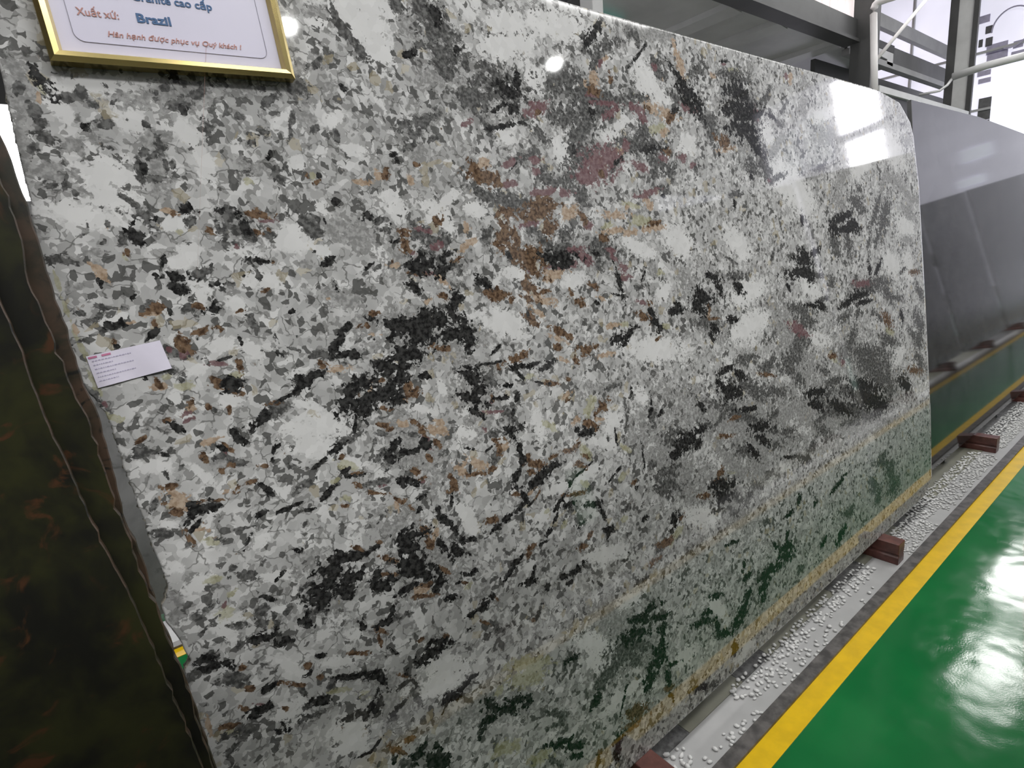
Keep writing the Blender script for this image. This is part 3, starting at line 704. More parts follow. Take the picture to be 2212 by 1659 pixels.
P9899,13401,188,-102,-114,-80 P9499,13341,163,-37,-48,-60 D10483,13712,394,-56,-76,-116 D10577,13537,466,-57,-82,-131 K10294,13486,103,-62,-88,-34
P10806,13540,154,-40,-40,-64 P10899,13339,140,-45,-60,-46 D10316,13243,37,-117,-209,-11 D7042,14034,-4,-115,-168,-7 D7166,14149,-78,-54,-152,13
K6864,13095,187,-80,-142,-68 B7163,12836,366,-61,-127,-107 B7119,12766,251,-51,-80,-98 P6895,12815,22,-41,-54,-11 B7950,12906,182,-74,-122,-64
B8116,12890,137,-77,-309,-20 B7936,12651,205,-45,-109,-50 T8339,12607,369,-73,-140,-111 B8400,12747,201,0,-1,-62 B7955,12209,172,-103,-180,-57
T8209,12281,208,-69,-162,-52 K7872,12308,8,-32,-158,0 B8693,11815,250,-68,-138,-71 T8628,11662,268,-42,-128,-54 B9009,11631,115,-61,-86,-44
B10042,12730,195,-46,-75,-59 B9531,12375,246,-70,-117,-76 B9268,12625,32,-70,-100,-11 T10266,12423,184,-37,-72,-47 K10074,12319,73,-40,-51,-28
P11172,13104,230,-45,-57,-78 P11255,12820,234,-12,-21,-70 K10984,12698,98,-83,-442,-7 K10975,12399,238,-13,-59,-26 K11929,12761,130,61,171,-20
D11805,12541,238,6,2,-72 O12656,12835,252,13,10,-89 G12342,12910,139,-143,-162,-48 P11815,12119,238,-38,-64,-67 B12071,12040,116,-90,-99,-42
B11823,11730,265,-102,-161,-73 K12166,11748,126,-109,-226,-20 K12287,11480,183,-126,-245,-32 O12602,11373,229,-13,-32,-75 K10766,11333,383,50,56,-112
K11006,11327,284,134,227,-80 K11235,11486,266,23,32,-57 T10624,11669,249,8,-1,-70 O10976,11661,252,-13,-35,-70 K13206,11713,390,29,17,-109
K13271,11900,129,-98,-104,-44 B12246,11074,183,24,28,-45 B9549,11265,374,10,-8,-108 B9156,11049,56,-88,-168,-9 B9401,11233,157,-101,-118,-71
T8750,11122,181,-31,-80,-45 B8613,11458,139,-32,-50,-58 T10199,10981,293,12,0,-70 K6902,11687,131,26,73,-30 B7403,11398,388,22,35,-97
K7434,11216,352,-8,-49,-73 K7801,11201,288,6,7,-38 K6161,11413,219,-20,-85,-42 K6650,11421,290,1,-12,-35 B6869,11280,41,-55,-107,-11
K8271,11099,249,40,86,-59 K6167,12136,62,-186,-319,-23 D9320,14012,229,109,137,-94 T11119,14414,485,-29,-38,-95 T11090,14014,528,-5,6,-82
T11656,13946,266,22,45,-68 B10658,13844,179,-15,-8,-81 O12123,14226,411,-79,-79,-136 T12521,14033,444,14,39,-100 B12691,14162,348,27,63,-70
T11635,14589,-15,-86,-85,1 O10814,14149,266,24,49,-78 O11781,14646,359,-34,-51,-68 T6597,14240,30,-81,-142,-18 T6563,13916,217,39,109,-56
W7206,12233,585,-137,-203,-261 W7126,12144,638,-109,-329,-139 W7677,13210,358,-67,-88,-147 W6926,14605,276,-65,-62,-129 W9423,12927,412,83,103,-171
W13628,13644,591,-482,-580,-179 W12100,10812,1288,-140,-337,-338 W12767,12309,290,244,270,-106 W11821,13582,755,-169,-301,-169
W7135,13114,8,-102,-133,-7 K15195,12454,365,-103,-135,-96 K15473,12121,124,-172,-291,-16 D16452,12414,534,-60,-90,-131 K16496,12034,184,-205,-246,-37
K14541,11990,387,-228,-232,-130 K14262,11717,299,-222,-269,-79 K15945,11119,322,-17,-43,-102 K15902,11024,130,-49,-56,-40
D14641,11189,677,-62,-154,-139 K15004,10964,230,-134,-182,-52 K14785,10758,94,-106,-153,-14 B14992,11260,296,3,-17,-50 B14781,11655,10,-85,-169,4
T14740,11418,22,-84,-130,1 K20859,12597,733,-117,-139,-164 K21796,12828,416,173,154,-96 K21040,12626,311,-351,-365,-56 K20530,12170,1087,-30,-90,-194
K21139,12119,329,-393,-390,-57 D21944,11967,712,-27,-87,-79 D23033,11582,-38,-285,-251,27 K19621,11765,122,-108,-155,-15
K22088,10801,353,-141,-233,-40 K21316,10918,653,-69,-140,-112 D22303,11065,396,114,72,-100 D20325,10869,795,-162,-258,-146
D20806,10557,542,-207,-254,-108 D20599,10373,656,-161,-199,-169 P20134,10204,649,-222,-312,-119 D20301,9827,445,-297,-345,-73
D19944,9548,604,262,180,-185 D19384,9228,919,56,-72,-243 D19333,8905,646,-167,-235,-176 D16568,9752,676,64,-3,-166 K15339,9600,515,26,-16,-89
K16152,9318,273,-171,-224,-55 K15548,9692,390,14,-17,-53 K15552,8934,640,-195,-291,-188 K14909,9309,150,-112,-129,-38 D16753,8740,1172,-210,-518,-195
K16374,8154,635,2,-113,-92 D17878,9298,581,183,179,-141 D19861,8467,323,-282,-340,-34 D18190,8356,774,-115,-306,-122 K21187,7672,802,68,-77,-200
K21114,7198,697,-179,-336,-112 D22122,7425,685,183,155,-132 D21866,8338,433,-139,-189,-89 K13909,8780,215,-126,-199,-42 D24575,9260,-350,-396,-391,109
D23891,8802,-251,-343,-379,88 D26004,8348,2121,-125,-451,-311 D26300,7844,1890,-343,-574,-355 D27078,7083,1513,-810,-959,-155
K25566,6982,1683,-202,-534,-237 K25955,6292,2026,-309,-673,-357 K27020,5738,844,464,239,-258 D28019,6791,96,-380,-1169,63 D22582,7788,809,147,18,-187
D23964,7075,1231,-311,-550,-180 K23036,6662,983,-239,-545,-95 P23553,8410,77,-195,-171,11 B22712,8790,312,-103,-113,-83 O22809,8617,255,-180,-171,-45
K24389,10696,914,142,125,-131 K25540,10880,1079,108,28,-186 D26645,11126,1788,46,-82,-283 D27838,11213,985,-184,-206,-191
D28496,10639,648,-448,-528,-55 D29333,10342,835,-109,-186,-109 K25839,10530,811,51,-9,-118 P25766,11316,905,-20,-85,-135 D25254,11591,158,186,105,-57
K26669,11807,55,-172,-357,5 K27532,11769,-361,-221,-313,50 D23877,10156,670,176,101,-152 D25200,10126,232,200,221,-54 D26728,9982,281,145,139,-55
B28305,9453,462,-398,-424,-31 O28500,8903,477,-286,-267,-65 D28340,8529,1022,-252,-367,-140 D27614,8488,215,-272,-193,-20
D27369,9700,281,-154,-212,-22 K30039,9437,123,-204,-368,12 D32023,8978,128,-524,-459,42 D32535,8681,-50,-385,-392,53 D31394,8277,467,-336,-449,-10
D32121,7996,-65,-531,-507,82 D32480,10281,384,-360,-423,-13 B31910,11271,707,-17,-58,-131 D30516,11471,387,150,124,-62 D23488,13123,292,-375,-529,-32
D24725,12971,95,-309,-503,-2 D23526,12697,371,-147,-107,-105 D26792,13007,-222,-165,-279,25 D27664,13063,-221,-291,-329,36
G31114,12862,560,-24,-26,-177 B31392,6574,1011,-122,-281,-137 K30015,6168,544,-575,-575,11 D32142,6897,238,-450,-467,40 D16040,13001,402,-36,-168,-27
D18773,12935,-129,-106,-225,18 D17869,10359,117,-88,-104,-22 B17798,8997,434,-42,-137,-66 W16634,13427,649,-469,-504,-173
W17126,11860,1253,244,194,-343 W16945,10761,1266,384,308,-370 W25612,8955,1280,-402,-576,-171 W31174,11505,160,-713,-764,23
W21240,11606,756,-454,-459,-156 W29208,11864,919,-757,-567,-152 W15232,9192,166,-184,-142,-61 W20189,7756,652,-306,-372,-139
W29177,7537,848,580,448,-218 W21857,9541,1191,-241,-377,-243 K835,11517,129,-30,-110,-47 D663,11511,57,-19,-59,-25 B773,11629,66,-7,-16,-32
P1007,11575,73,5,16,-33 B1094,11847,58,32,71,-34 T1057,11743,66,17,34,-46 P1017,11684,54,-7,-13,-33 K1609,11191,49,-51,-118,-26
K1664,11070,96,-36,-73,-59 K1745,11286,48,15,39,-22 K1870,11208,91,40,95,-46 K2015,11346,172,36,101,-72 D2204,11417,191,15,33,-91
D2333,11505,176,-16,-40,-81 B2259,11542,143,-8,-39,-36 K2507,11624,200,11,68,-35 K1259,11064,82,13,42,-32 K1355,11048,81,-18,-66,-28
D1354,10928,83,11,21,-52 T1265,11178,127,0,-1,-52 B1442,11035,48,-33,-88,-23 P1411,10946,9,-23,-43,-6 D305,11299,101,4,12,-64 D273,11210,-96,3,10,40
D490,11215,104,-9,-41,-31 K591,11158,65,-11,-32,-31 D709,11196,40,6,11,-33 B1095,10946,35,-34,-86,-18 K1070,10931,7,-22,-33,-6
B1302,10671,55,-29,-72,-28 B1459,10733,57,-19,-38,-38 G1278,10799,116,6,9,-70 D1523,10764,112,-21,-68,-47 B475,10677,54,-8,-18,-40
B616,10646,68,-1,-6,-42 T657,10457,147,-43,-123,-76 T627,10339,121,-33,-84,-74 B565,10258,101,-27,-63,-68 B472,10429,32,20,38,-25
B1057,10276,210,-6,-61,-34 B864,10275,112,8,24,-43 K742,10112,124,38,119,-55 K879,10194,143,-19,-50,-92 K1037,10173,168,-18,-66,-75
K785,9965,95,23,87,-36 T1319,10337,97,8,18,-44 B1467,10346,73,33,74,-42 B1631,10383,124,0,-9,-36 K1819,10275,65,-23,-71,-26
K1909,10142,90,-33,-139,-25 D2384,10038,128,23,42,-65 D2537,10113,147,14,27,-58 B658,9852,42,-40,-132,-16 T816,9879,97,-7,-36,-34
D371,9974,181,-13,-69,-65 O944,9632,97,-19,-55,-56 D1047,9606,66,1,-6,-45 D348,10472,63,30,84,-35 B1919,10576,85,-18,-49,-41
K2116,10789,-56,-31,-137,16 K2205,10843,58,16,30,-34 B1320,11708,24,-32,-43,-24 D1387,11637,5,-38,-53,-5 B1592,11581,-8,-31,-98,3
B381,11434,-69,-12,-42,29 D0,12123,62,-33,-145,-24 P65,12042,12,-24,-48,-11 O112,11846,135,-22,-87,-49 D563,10876,-1,-28,-86,1 D781,10900,52,1,2,-34
K1721,9818,126,10,22,-46 K2060,9758,107,5,1,-48 K2323,9790,89,7,8,-39 K2460,9625,142,2,-8,-30 K1423,9432,87,25,116,-26 D1444,9681,185,1,-16,-28
K2137,9025,85,-24,-76,-37 W2868,10972,571,-15,-61,-270 W2790,10682,443,-64,-167,-219 W1614,9376,153,35,47,-110 W435,11015,208,-34,-97,-108
W1622,11762,192,-36,-81,-98 W1042,10683,171,-53,-208,-59 W920,11936,35,84,171,-19 W444,10111,114,-18,-73,-45 K2764,11849,146,-56,-116,-74
K2963,11858,216,14,42,-75 K2692,11704,-19,-36,-126,6 K3481,11327,218,100,211,-101 K3792,11571,349,19,35,-140 K3844,11267,326,32,57,-140
K3739,11074,259,28,59,-99 K4222,11315,374,-8,-29,-187 K4548,11514,269,3,-4,-126 K4380,11148,245,2,-9,-105 K5085,11444,169,2,-3,-76
T3968,11435,10,-53,-151,-1 B3779,11324,96,-29,-65,-41 B4153,11562,95,1,-1,-41 B4143,11028,149,-20,-65,-47 B4671,11264,-40,-91,-206,19
B4675,11159,246,28,50,-94 T4747,11271,12,-58,-159,-1 K3737,10880,70,-24,-87,-18 K2832,10378,192,18,92,-36 K3107,10513,219,26,75,-66
D3367,10638,252,25,79,-68 K3514,10763,8,-30,-81,-1 D2472,10381,151,-9,-69,-27 K3575,11006,-63,-30,-319,7 D3932,10187,182,33,69,-70
D4039,10134,-88,-99,-178,55 K4190,10295,140,80,125,-82 K4543,10091,365,-1,-48,-76 K4080,10100,146,-42,-94,-70 K4829,10118,169,12,4,-78
P4865,10249,74,-43,-78,-34 P4919,10046,50,-39,-71,-21 K4822,10214,-16,-70,-85,19 B4851,10417,68,-63,-121,-26 T5161,10337,222,-19,-57,-98
T5242,10483,111,-44,-84,-50 B5113,10088,75,-56,-89,-37 B4890,9841,55,-55,-115,-17 T4433,10675,138,-25,-63,-58 B4037,10725,110,-14,-44,-39
B4180,10613,126,6,7,-42 B4705,10616,81,-39,-74,-37 D4001,10592,91,-10,-24,-51 D4582,10418,176,-17,-82,-39 K4364,9554,222,-38,-116,-86
D4413,9678,127,-62,-108,-71 K4193,9562,99,-40,-86,-46 D3745,9706,219,-1,-34,-63 P3853,9612,100,-1,-17,-32 B4560,9656,84,-57,-125,-30
B4684,9500,164,3,-13,-45 P4663,9445,67,13,9,-45 B3685,9518,156,-7,-59,-30 K3177,10091,97,17,25,-49 B3373,10000,255,-2,-50,-30
K3343,9961,179,-2,-31,-30 B3183,10360,59,22,35,-35 O3236,10193,173,-43,-131,-64 K2871,9845,121,30,88,-43 O3003,9986,86,10,15,-40
O3142,9603,102,-32,-69,-59 B3083,9480,90,-14,-48,-36 B3399,9750,66,-25,-60,-30 B5320,9177,62,-73,-195,-8 B5286,9089,143,30,45,-57
T5506,9415,154,-71,-154,-57 T5962,9377,263,-70,-180,-91 B5928,9200,286,-4,-67,-47 B6320,9193,-137,-21,-15,62 D6415,9371,140,63,108,-60
K5221,8864,-51,-36,-133,18 K4607,9154,117,16,21,-45 K4483,8911,91,33,45,-52 B4084,9252,131,-27,-118,-30 T4040,9151,18,-44,-127,1
B4318,9007,63,-33,-74,-25 D3708,9039,88,23,75,-26 K4875,8714,23,-60,-146,3 K4975,8531,160,-63,-192,-43 K5125,8302,103,-67,-210,-18
D5241,8031,151,-36,-110,-55 K5501,7885,230,-19,-107,-66 K5166,7783,199,-68,-185,-70 K4230,8471,362,24,-10,-137 K4163,8259,269,-59,-165,-133
B4538,8474,91,-68,-144,-32 B4567,8220,13,-71,-183,11 T4717,8308,-113,-48,-121,45 K4853,8033,96,-92,-260,-13 B3588,8594,69,-19,-49,-35
K3152,8536,188,-15,-98,-48 K3395,8506,179,17,49,-42 B3169,8620,87,-24,-65,-42 D2334,9389,47,21,57,-21 K5764,9386,-16,-27,-125,7
W5514,8410,176,-192,-393,-39 W5541,8095,157,-72,-170,-54 W3388,10191,239,-19,-71,-98 W4868,10854,159,-45,-90,-73 W2755,11408,231,-32,-118,-68
W5839,10112,239,-93,-179,-102 W5424,11152,84,-92,-171,-31 K6160,11194,221,-117,-209,-89 D6606,11030,187,-103,-227,-55 K6280,10898,328,-22,-70,-114
K6103,10739,358,-69,-175,-121 K6114,10489,163,-74,-146,-61 K6950,10873,203,0,-17,-48 P6458,10408,294,-9,-70,-46 P6555,10597,101,16,10,-60
B6613,10645,17,-57,-107,-1 K6842,10635,200,-3,-27,-48 K7205,10518,90,52,116,-30 K7083,10285,-43,-43,-117,15 D7005,10147,98,-95,-184,-25
D6640,9902,234,-16,-61,-82 K6989,9890,313,6,-29,-112 K6987,9707,34,-73,-125,-4 B6555,9781,196,-3,-36,-48 B6559,9537,-4,-72,-148,12
T6705,9574,137,43,64,-56 K6314,9647,139,15,55,-23 K5805,9784,143,-15,-57,-43 P6277,10028,19,-41,-84,-2 K7091,9387,32,-75,-160,1
K7148,9156,21,-76,-159,6 K6946,8895,-176,-79,-234,51 B7253,9180,90,37,40,-47 B7484,8949,365,-32,-153,-81 B7406,8792,174,-29,-78,-69
K7371,8528,277,29,-1,-107 K7636,8638,348,91,126,-126 K8016,8745,306,13,-25,-82 K7043,8308,76,-69,-153,-13 K6862,8585,22,-44,-91,1
K6929,8162,185,50,98,-59 B6849,8444,166,-34,-106,-50 T7275,8384,123,28,50,-37 B7393,8234,-126,-25,-111,21 K7190,8110,-155,-19,-62,25
K6256,7931,231,39,80,-61 K6510,8030,180,31,31,-64 B6054,8111,219,11,-23,-76 K6897,7884,3,30,120,-8 K8892,9400,178,39,25,-82 K9239,9252,306,21,-17,-113
B9297,9442,216,-86,-174,-60 K9355,9222,129,79,130,-50 B9652,9679,220,77,112,-74 B9854,9780,65,-92,-144,-11 B10095,9887,75,-70,-109,-18
B9491,9246,133,36,31,-55 O9392,9828,163,139,269,-61 T9667,9439,162,-54,-105,-50 T8890,9602,-166,-54,-71,62 B8827,9043,93,59,89,-41
B8542,8966,241,1,-40,-54 B8019,8958,132,16,12,-41 T8670,10276,213,38,54,-64 B8686,10160,110,42,50,-47 B8294,10643,201,-12,-41,-63
K8225,10658,79,-25,-42,-31 K7400,11035,115,-39,-160,-16 K7924,10751,258,-13,-110,-22 O7682,10933,153,12,5,-63 B8814,10649,98,-35,-51,-43
O8048,9700,191,-77,-161,-57 O9055,8775,132,-132,-228,-25 B8823,8550,165,-61,-118,-57 B9040,8691,88,-58,-104,-23 K8835,8358,346,19,99,-28
K8458,8174,148,28,119,-23 K8210,7983,185,26,124,-24 K7797,7484,167,43,192,-31 K7567,7301,138,48,91,-49 K7363,7090,173,12,12,-28
K7967,7802,162,50,108,-48 K8273,7707,243,15,-34,-99 D8319,7545,229,19,-22,-86 K9157,7413,319,-5,-89,-85 K9379,7060,19,-77,-155,14
B8499,7892,332,2,-68,-56 D9090,7857,99,57,69,-49 O8929,7999,158,-52,-99,-63 O10193,7798,115,85,100,-60 K9512,6614,227,14,-43,-92
K9451,6463,84,72,132,-43 B8823,6704,121,45,97,-38 B8538,6514,141,42,18,-75 B7019,7120,123,35,20,-68 B6913,6995,100,46,36,-66 K8573,7099,152,37,14,-74
O8040,7268,89,56,82,-46 O10083,6680,123,75,65,-72 O7622,7792,94,39,35,-52 B10599,7511,120,52,39,-60 K10739,7351,71,56,70,-36
D10263,6922,-172,-63,-100,56 D11706,9033,-6,-183,-266,32 K12056,9079,101,83,107,-43 D12445,8385,394,112,59,-163 D12547,8054,493,-103,-219,-161
K12970,7972,535,224,168,-224 K12496,7762,312,154,98,-159 D12103,7335,499,99,7,-204 D12096,6998,368,-186,-299,-103 D11766,6902,309,-137,-256,-76
D11457,7732,-28,-136,-156,41 K12122,5923,146,155,172,-93 K11970,5667,134,101,100,-75 B12441,5877,140,62,35,-70 B11764,5400,217,74,51,-88
D11445,5368,237,66,15,-107 O12099,5479,-368,-112,-185,99 K10897,6403,94,64,44,-61 K10184,8884,10,-41,-211,6 D9867,8908,6,-39,-64,5
O10478,8482,203,-60,-141,-49 K11106,8127,19,-44,-378,8 K9998,7952,-256,-28,-126,27 K10946,9871,-73,-42,-195,12 K11697,9486,-6,-46,-255,7
K11590,9157,-139,-41,-185,19 D10646,9166,-163,-41,-415,14 G10054,10182,542,0,-65,-113 D10223,10164,279,20,18,-57 W10151,9289,288,268,264,-170
W11324,9727,200,-236,-294,-49 W9846,8793,-443,75,188,150 W11497,8243,367,103,55,-158 W8024,8194,413,30,-28,-139 W7463,7707,238,132,225,-108
W9121,8253,453,82,75,-144 W7743,9778,51,-193,-411,11 D13918,8142,344,173,107,-164 K13675,8098,325,76,13,-140 K13556,7742,159,135,124,-83
K15405,8840,-311,-188,-172,119 K16374,8154,445,8,-67,-75 D14853,8233,-332,-117,-205,74 K17040,7382,710,34,-103,-176 D17912,7608,371,163,96,-135
K17114,6924,438,-172,-291,-81 K16552,6642,245,-204,-312,-15 D15948,6853,427,-180,-298,-88 D17968,6488,507,60,-51,-148 D18747,6796,627,68,-50,-151
K19007,5789,632,6,-143,-83 K19832,5471,562,-60,-203,-129 D20507,5697,381,202,152,-128 D21431,6127,580,-221,-348,-88 D22611,6621,1160,47,-184,-232
D25173,5916,1435,69,-239,-301 D24000,5805,852,65,-118,-175 D21311,6612,525,110,34,-117 B15004,7612,476,-11,-126,-68 B15629,8043,315,33,-8,-75
O15585,8264,160,93,78,-64 B14573,6575,157,123,113,-78 B14467,6325,421,0,-108,-89 O15191,6385,336,-12,-104,-69 B13636,6140,351,-17,-118,-99
K14628,6146,690,35,-139,-223 K14568,5790,538,78,-74,-231 D15234,5604,475,-204,-446,-55 K14196,5467,271,51,-14,-98 D14984,5150,360,-134,-286,-60
D16048,5331,285,166,187,-107 D16516,5537,315,-105,-197,-69 D17287,5658,313,113,64,-104 D27187,3129,1168,-24,-347,-175 D27653,2550,223,-563,-543,115
D27024,3502,440,290,118,-172 D27961,1729,-541,-412,-317,204 D25789,2489,179,-400,-469,87 D26223,1919,280,341,300,-152 K22373,3646,609,107,140,-78
K23047,3850,336,57,15,-55 D23096,2251,669,189,-50,-230 K22358,1548,377,226,312,-124 K18016,2733,589,80,-128,-210 K18048,2413,467,244,50,-248
K18191,3101,83,111,181,-51 K17363,3036,201,-120,-240,-3 K16982,2339,711,176,6,-219 D16296,2381,373,173,41,-188 K19228,4114,124,153,170,-71
K20397,3533,95,121,102,-60 K20809,1809,240,117,132,-75 D18891,1525,295,185,81,-154 K15477,2737,-285,-102,-36,113 K15310,3172,94,90,156,-49
D16881,4105,357,76,-33,-135 K18443,3836,313,99,46,-94 K14819,4164,339,27,-65,-81 G16800,6372,-128,-472,-780,138 G15176,6693,754,-280,-725,-71
G19014,7428,978,226,91,-254 G23647,6424,2162,276,-32,-353 W14573,6947,755,-165,-382,-187 W19749,6649,772,-251,-403,-158 W14534,8922,187,-212,-324,-14
W13361,5581,833,-222,-488,-250 W25848,4674,251,-317,-312,18 W369,9446,116,-35,-82,-90 W608,9090,240,32,51,-141 W1773,8698,394,-7,-110,-95
G326,8933,48,-66,-206,-16 G222,8718,8,-55,-134,4 D1295,8937,144,-25,-81,-84 D1153,9126,74,19,28,-53 K1546,8398,113,-15,-74,-42
D1402,8226,167,-51,-136,-109 D1389,8068,112,-38,-106,-66 D672,8643,108,16,34,-53 D525,8601,77,16,24,-53 D579,8310,169,11,96,-26
D1047,8167,130,-7,-51,-55 D1146,7840,220,1,-47,-77 K1353,7795,237,10,-19,-89 D1575,7892,126,36,64,-75 D1780,8066,141,28,73,-56
K1624,7571,120,6,-16,-71 K2040,7747,113,-44,-112,-65 K1822,8718,61,23,53,-33 K1729,8663,44,17,37,-25 W890,8373,270,-2,-58,-129
W827,8145,160,-58,-199,-73 W1695,8115,125,-6,-40,-77 O920,8438,150,17,14,-94 O842,9044,117,0,-16,-54 O1053,8714,70,18,22,-54 P926,8602,35,17,45,-21
K527,7845,151,13,1,-94 K571,7702,203,0,-48,-74 K770,7612,107,-32,-159,-32 D810,7386,198,-6,-70,-112 D821,7266,123,-23,-96,-65 B958,7467,68,12,11,-49
B986,7079,102,-11,-66,-43 K1254,6936,132,15,13,-61 K1161,6927,57,12,6,-51 B1556,6844,219,-12,-144,-45 D1757,6579,78,-31,-196,-10
K1033,6652,169,11,-22,-91 K928,6611,82,18,9,-71 P1077,6727,75,-12,-61,-33 B846,6787,87,-24,-95,-42 B1186,6593,63,-1,-23,-30 B562,6660,121,-7,-60,-64
O637,6522,126,-14,-81,-71 D648,6493,157,18,12,-80 D642,6289,155,27,69,-68 D831,6356,98,13,13,-51 K1330,6093,160,3,-48,-72 K1351,6197,72,-24,-119,-20
D1739,6087,193,6,-44,-75 D1779,6287,86,24,36,-52 B1434,6443,67,-14,-58,-33 W1448,6399,301,32,-11,-169 W1590,6136,104,37,43,-83
W1678,7070,185,-76,-298,-59 T331,6838,12,-43,-202,9 K2494,8253,314,70,71,-205 K2595,8449,260,50,46,-165 K2772,8595,204,5,-30,-125
K3020,8537,270,-6,-75,-82 K2367,8026,280,37,17,-167 K2838,8167,268,52,43,-169 K2802,7982,233,21,-8,-129 D2169,8354,120,20,29,-60
D2215,7879,168,3,-33,-92 B1916,6982,87,11,0,-53 K2135,7062,85,-9,-45,-48 P2184,7000,41,-15,-44,-21 K1907,6833,149,6,-16,-43 K1931,6851,87,17,16,-53
B2780,6754,176,-7,-78,-62 B2097,6660,89,11,-2,-54 K2456,6447,163,-18,-116,-55 K2677,6341,204,2,-62,-66 D2241,6442,121,34,109,-47
K1994,6247,166,-13,-99,-68 K2099,6252,98,14,-4,-66 W2539,7524,228,20,-15,-129 W2277,7365,196,46,50,-126 W2787,7128,184,-20,-94,-100
W2433,6766,338,-19,-184,-98 K2962,7224,-29,58,124,1 K4118,7894,237,-167,-313,-113 K4320,7614,267,-39,-162,-98 K4077,8198,218,-56,-147,-110
K4587,7299,161,71,94,-99 K4630,7579,-70,66,173,11 K3376,7815,243,-62,-202,-99 K3413,8007,120,59,98,-75 K3684,7819,126,-61,-157,-48
K3956,7499,232,31,40,-81 K3566,7211,67,49,132,-37 K3444,7079,-66,-42,-71,46 D3558,7047,274,9,-31,-58 B3710,8198,169,-24,-123,-44
B3655,7917,173,-5,-60,-43 T4192,7353,214,-15,-97,-75 B4266,7197,247,-2,-78,-46 B4483,7231,26,-47,-123,3 B4782,7524,93,-43,-113,-31
B4341,7399,149,-1,-42,-46 K5234,7244,110,-9,-48,-46 K5459,7199,117,19,11,-51 K4825,6914,164,6,-34,-74 K5070,7136,-133,-6,18,37
B5189,7068,81,-16,-56,-29 O5238,6963,123,38,47,-61 K6326,6810,203,50,109,-62 K6572,6969,182,44,65,-65 K6763,6376,240,17,-35,-84
K6981,6546,59,45,146,-25 K5598,6414,209,64,112,-85 K5298,6354,188,24,31,-52 B5885,6398,59,-45,-93,-16 K6925,5533,130,41,165,-34
B6765,5461,82,10,-12,-43 B5555,5963,138,-25,-115,-36 D5756,5781,138,-71,-185,-37 D5476,5706,138,47,44,-79 K5095,6059,67,19,13,-39
B3278,6958,108,-31,-116,-36 B3228,6819,3,-42,-143,12 K3319,7046,158,14,1,-57 K4090,6015,312,52,77,-110 K4247,6006,346,60,45,-150
K4434,6137,271,-13,-140,-67 B4569,6185,89,-14,-57,-41 B4028,6372,102,13,-3,-49 K3436,6769,78,12,32,-22 K3422,6469,89,-23,-122,-17
K2934,6267,261,0,-89,-67 K2961,6171,200,-2,-76,-55 K3134,5977,103,-69,-205,-26 K2969,5616,-92,-87,-269,65 K2857,5636,129,50,46,-103
K2369,5674,204,14,-16,-69 K2608,5645,182,10,-32,-69 K2749,5558,97,39,101,-50 K3541,5695,167,24,25,-61 K3709,5649,95,-46,-182,-16
D3717,5293,63,-62,-183,-3 K3318,5308,166,30,55,-60 D3192,5163,153,18,19,-49 B3572,5851,140,-17,-111,-37 K4317,4870,206,23,-15,-80
K4498,4883,216,7,-73,-102 K4748,4939,208,37,68,-66 K5031,5013,118,14,-4,-41 K4244,4720,97,20,118,-22 K5361,4124,213,-72,-244,-64
K5603,3894,442,-8,-221,-130 K5996,3897,351,4,-144,-97 K5243,3890,221,54,25,-116 K4999,3738,147,48,89,-67 K6151,3647,182,31,-5,-77
K3862,3863,303,-3,-151,-147 K3931,3658,228,7,-96,-128 K3932,4090,75,40,41,-63 K3543,4130,198,39,13,-105 K3639,4221,141,32,39,-65
D3291,4147,181,4,-74,-85 B3167,4533,169,-36,-163,-69 B3448,4566,137,16,-14,-64 K3063,4377,-66,-42,-64,55 K2494,4835,199,4,-40,-24
K2751,4857,137,13,71,-23 O6420,4536,648,2,-257,-192 O6366,4248,556,54,-130,-264 O5560,4341,-98,-78,-86,88 O2816,5899,170,-16,-100,-82
O2312,6264,185,-2,-72,-53 O5531,2997,395,31,-137,-203 O6401,2181,325,56,-75,-193 W2316,5403,390,-47,-250,-239 W2357,5164,367,-16,-186,-214
W3586,6562,163,1,-50,-91 W4460,5558,495,-39,-273,-202 W4303,5310,505,24,-138,-227 W6400,4431,444,13,-147,-141 W2837,5886,115,-20,-68,-102
W3511,5539,130,49,45,-96 W4064,6824,39,-113,-298,18 W6901,6748,178,73,61,-107 K7951,6040,243,15,-48,-88 K8276,6038,224,71,94,-86
K7989,5833,118,41,34,-59 B11511,5445,283,43,-11,-89 B11143,5101,293,62,9,-107 K7278,6015,61,58,90,-42 K10264,3766,481,7,-175,-131
K10624,3864,279,81,53,-108 K11056,3448,321,32,-80,-127 K11130,3867,65,-65,-154,8 K11042,3069,-47,-182,-268,92 K9881,3485,599,69,-116,-212
D9788,3231,710,-42,-372,-235 D9496,3151,576,-94,-386,-202 D9117,3058,376,64,-63,-176 D8834,2952,247,116,41,-175 D8589,2797,267,131,150,-147
K8285,2521,230,85,128,-99 D9889,2737,255,55,-45,-147 K10987,2638,4,-161,-237,68 K10822,2407,214,-161,-298,-22 K10590,2250,285,137,37,-194
K10362,1990,211,161,128,-162 K10158,1792,133,108,89,-107 K11276,1874,353,29,-81,-79 K11066,1593,0,-117,-294,55 K12991,2371,487,27,-149,-118
K12581,2408,270,54,-46,-123 K13205,2556,282,57,-45,-125 K13694,2877,367,16,-121,-116 K13598,1784,-2,-141,-270,61 K14035,1469,506,64,-128,-174
K14638,1464,399,135,35,-163 K15033,1759,296,221,234,-164 K15449,2137,173,175,170,-117 K16587,2297,372,241,129,-206 K16380,1965,309,159,105,-138
K16245,1604,169,155,161,-104 B9639,1334,435,82,-102,-228 B9455,1102,283,64,-37,-136 K8937,1055,188,88,75,-111 K8744,739,118,111,252,-90
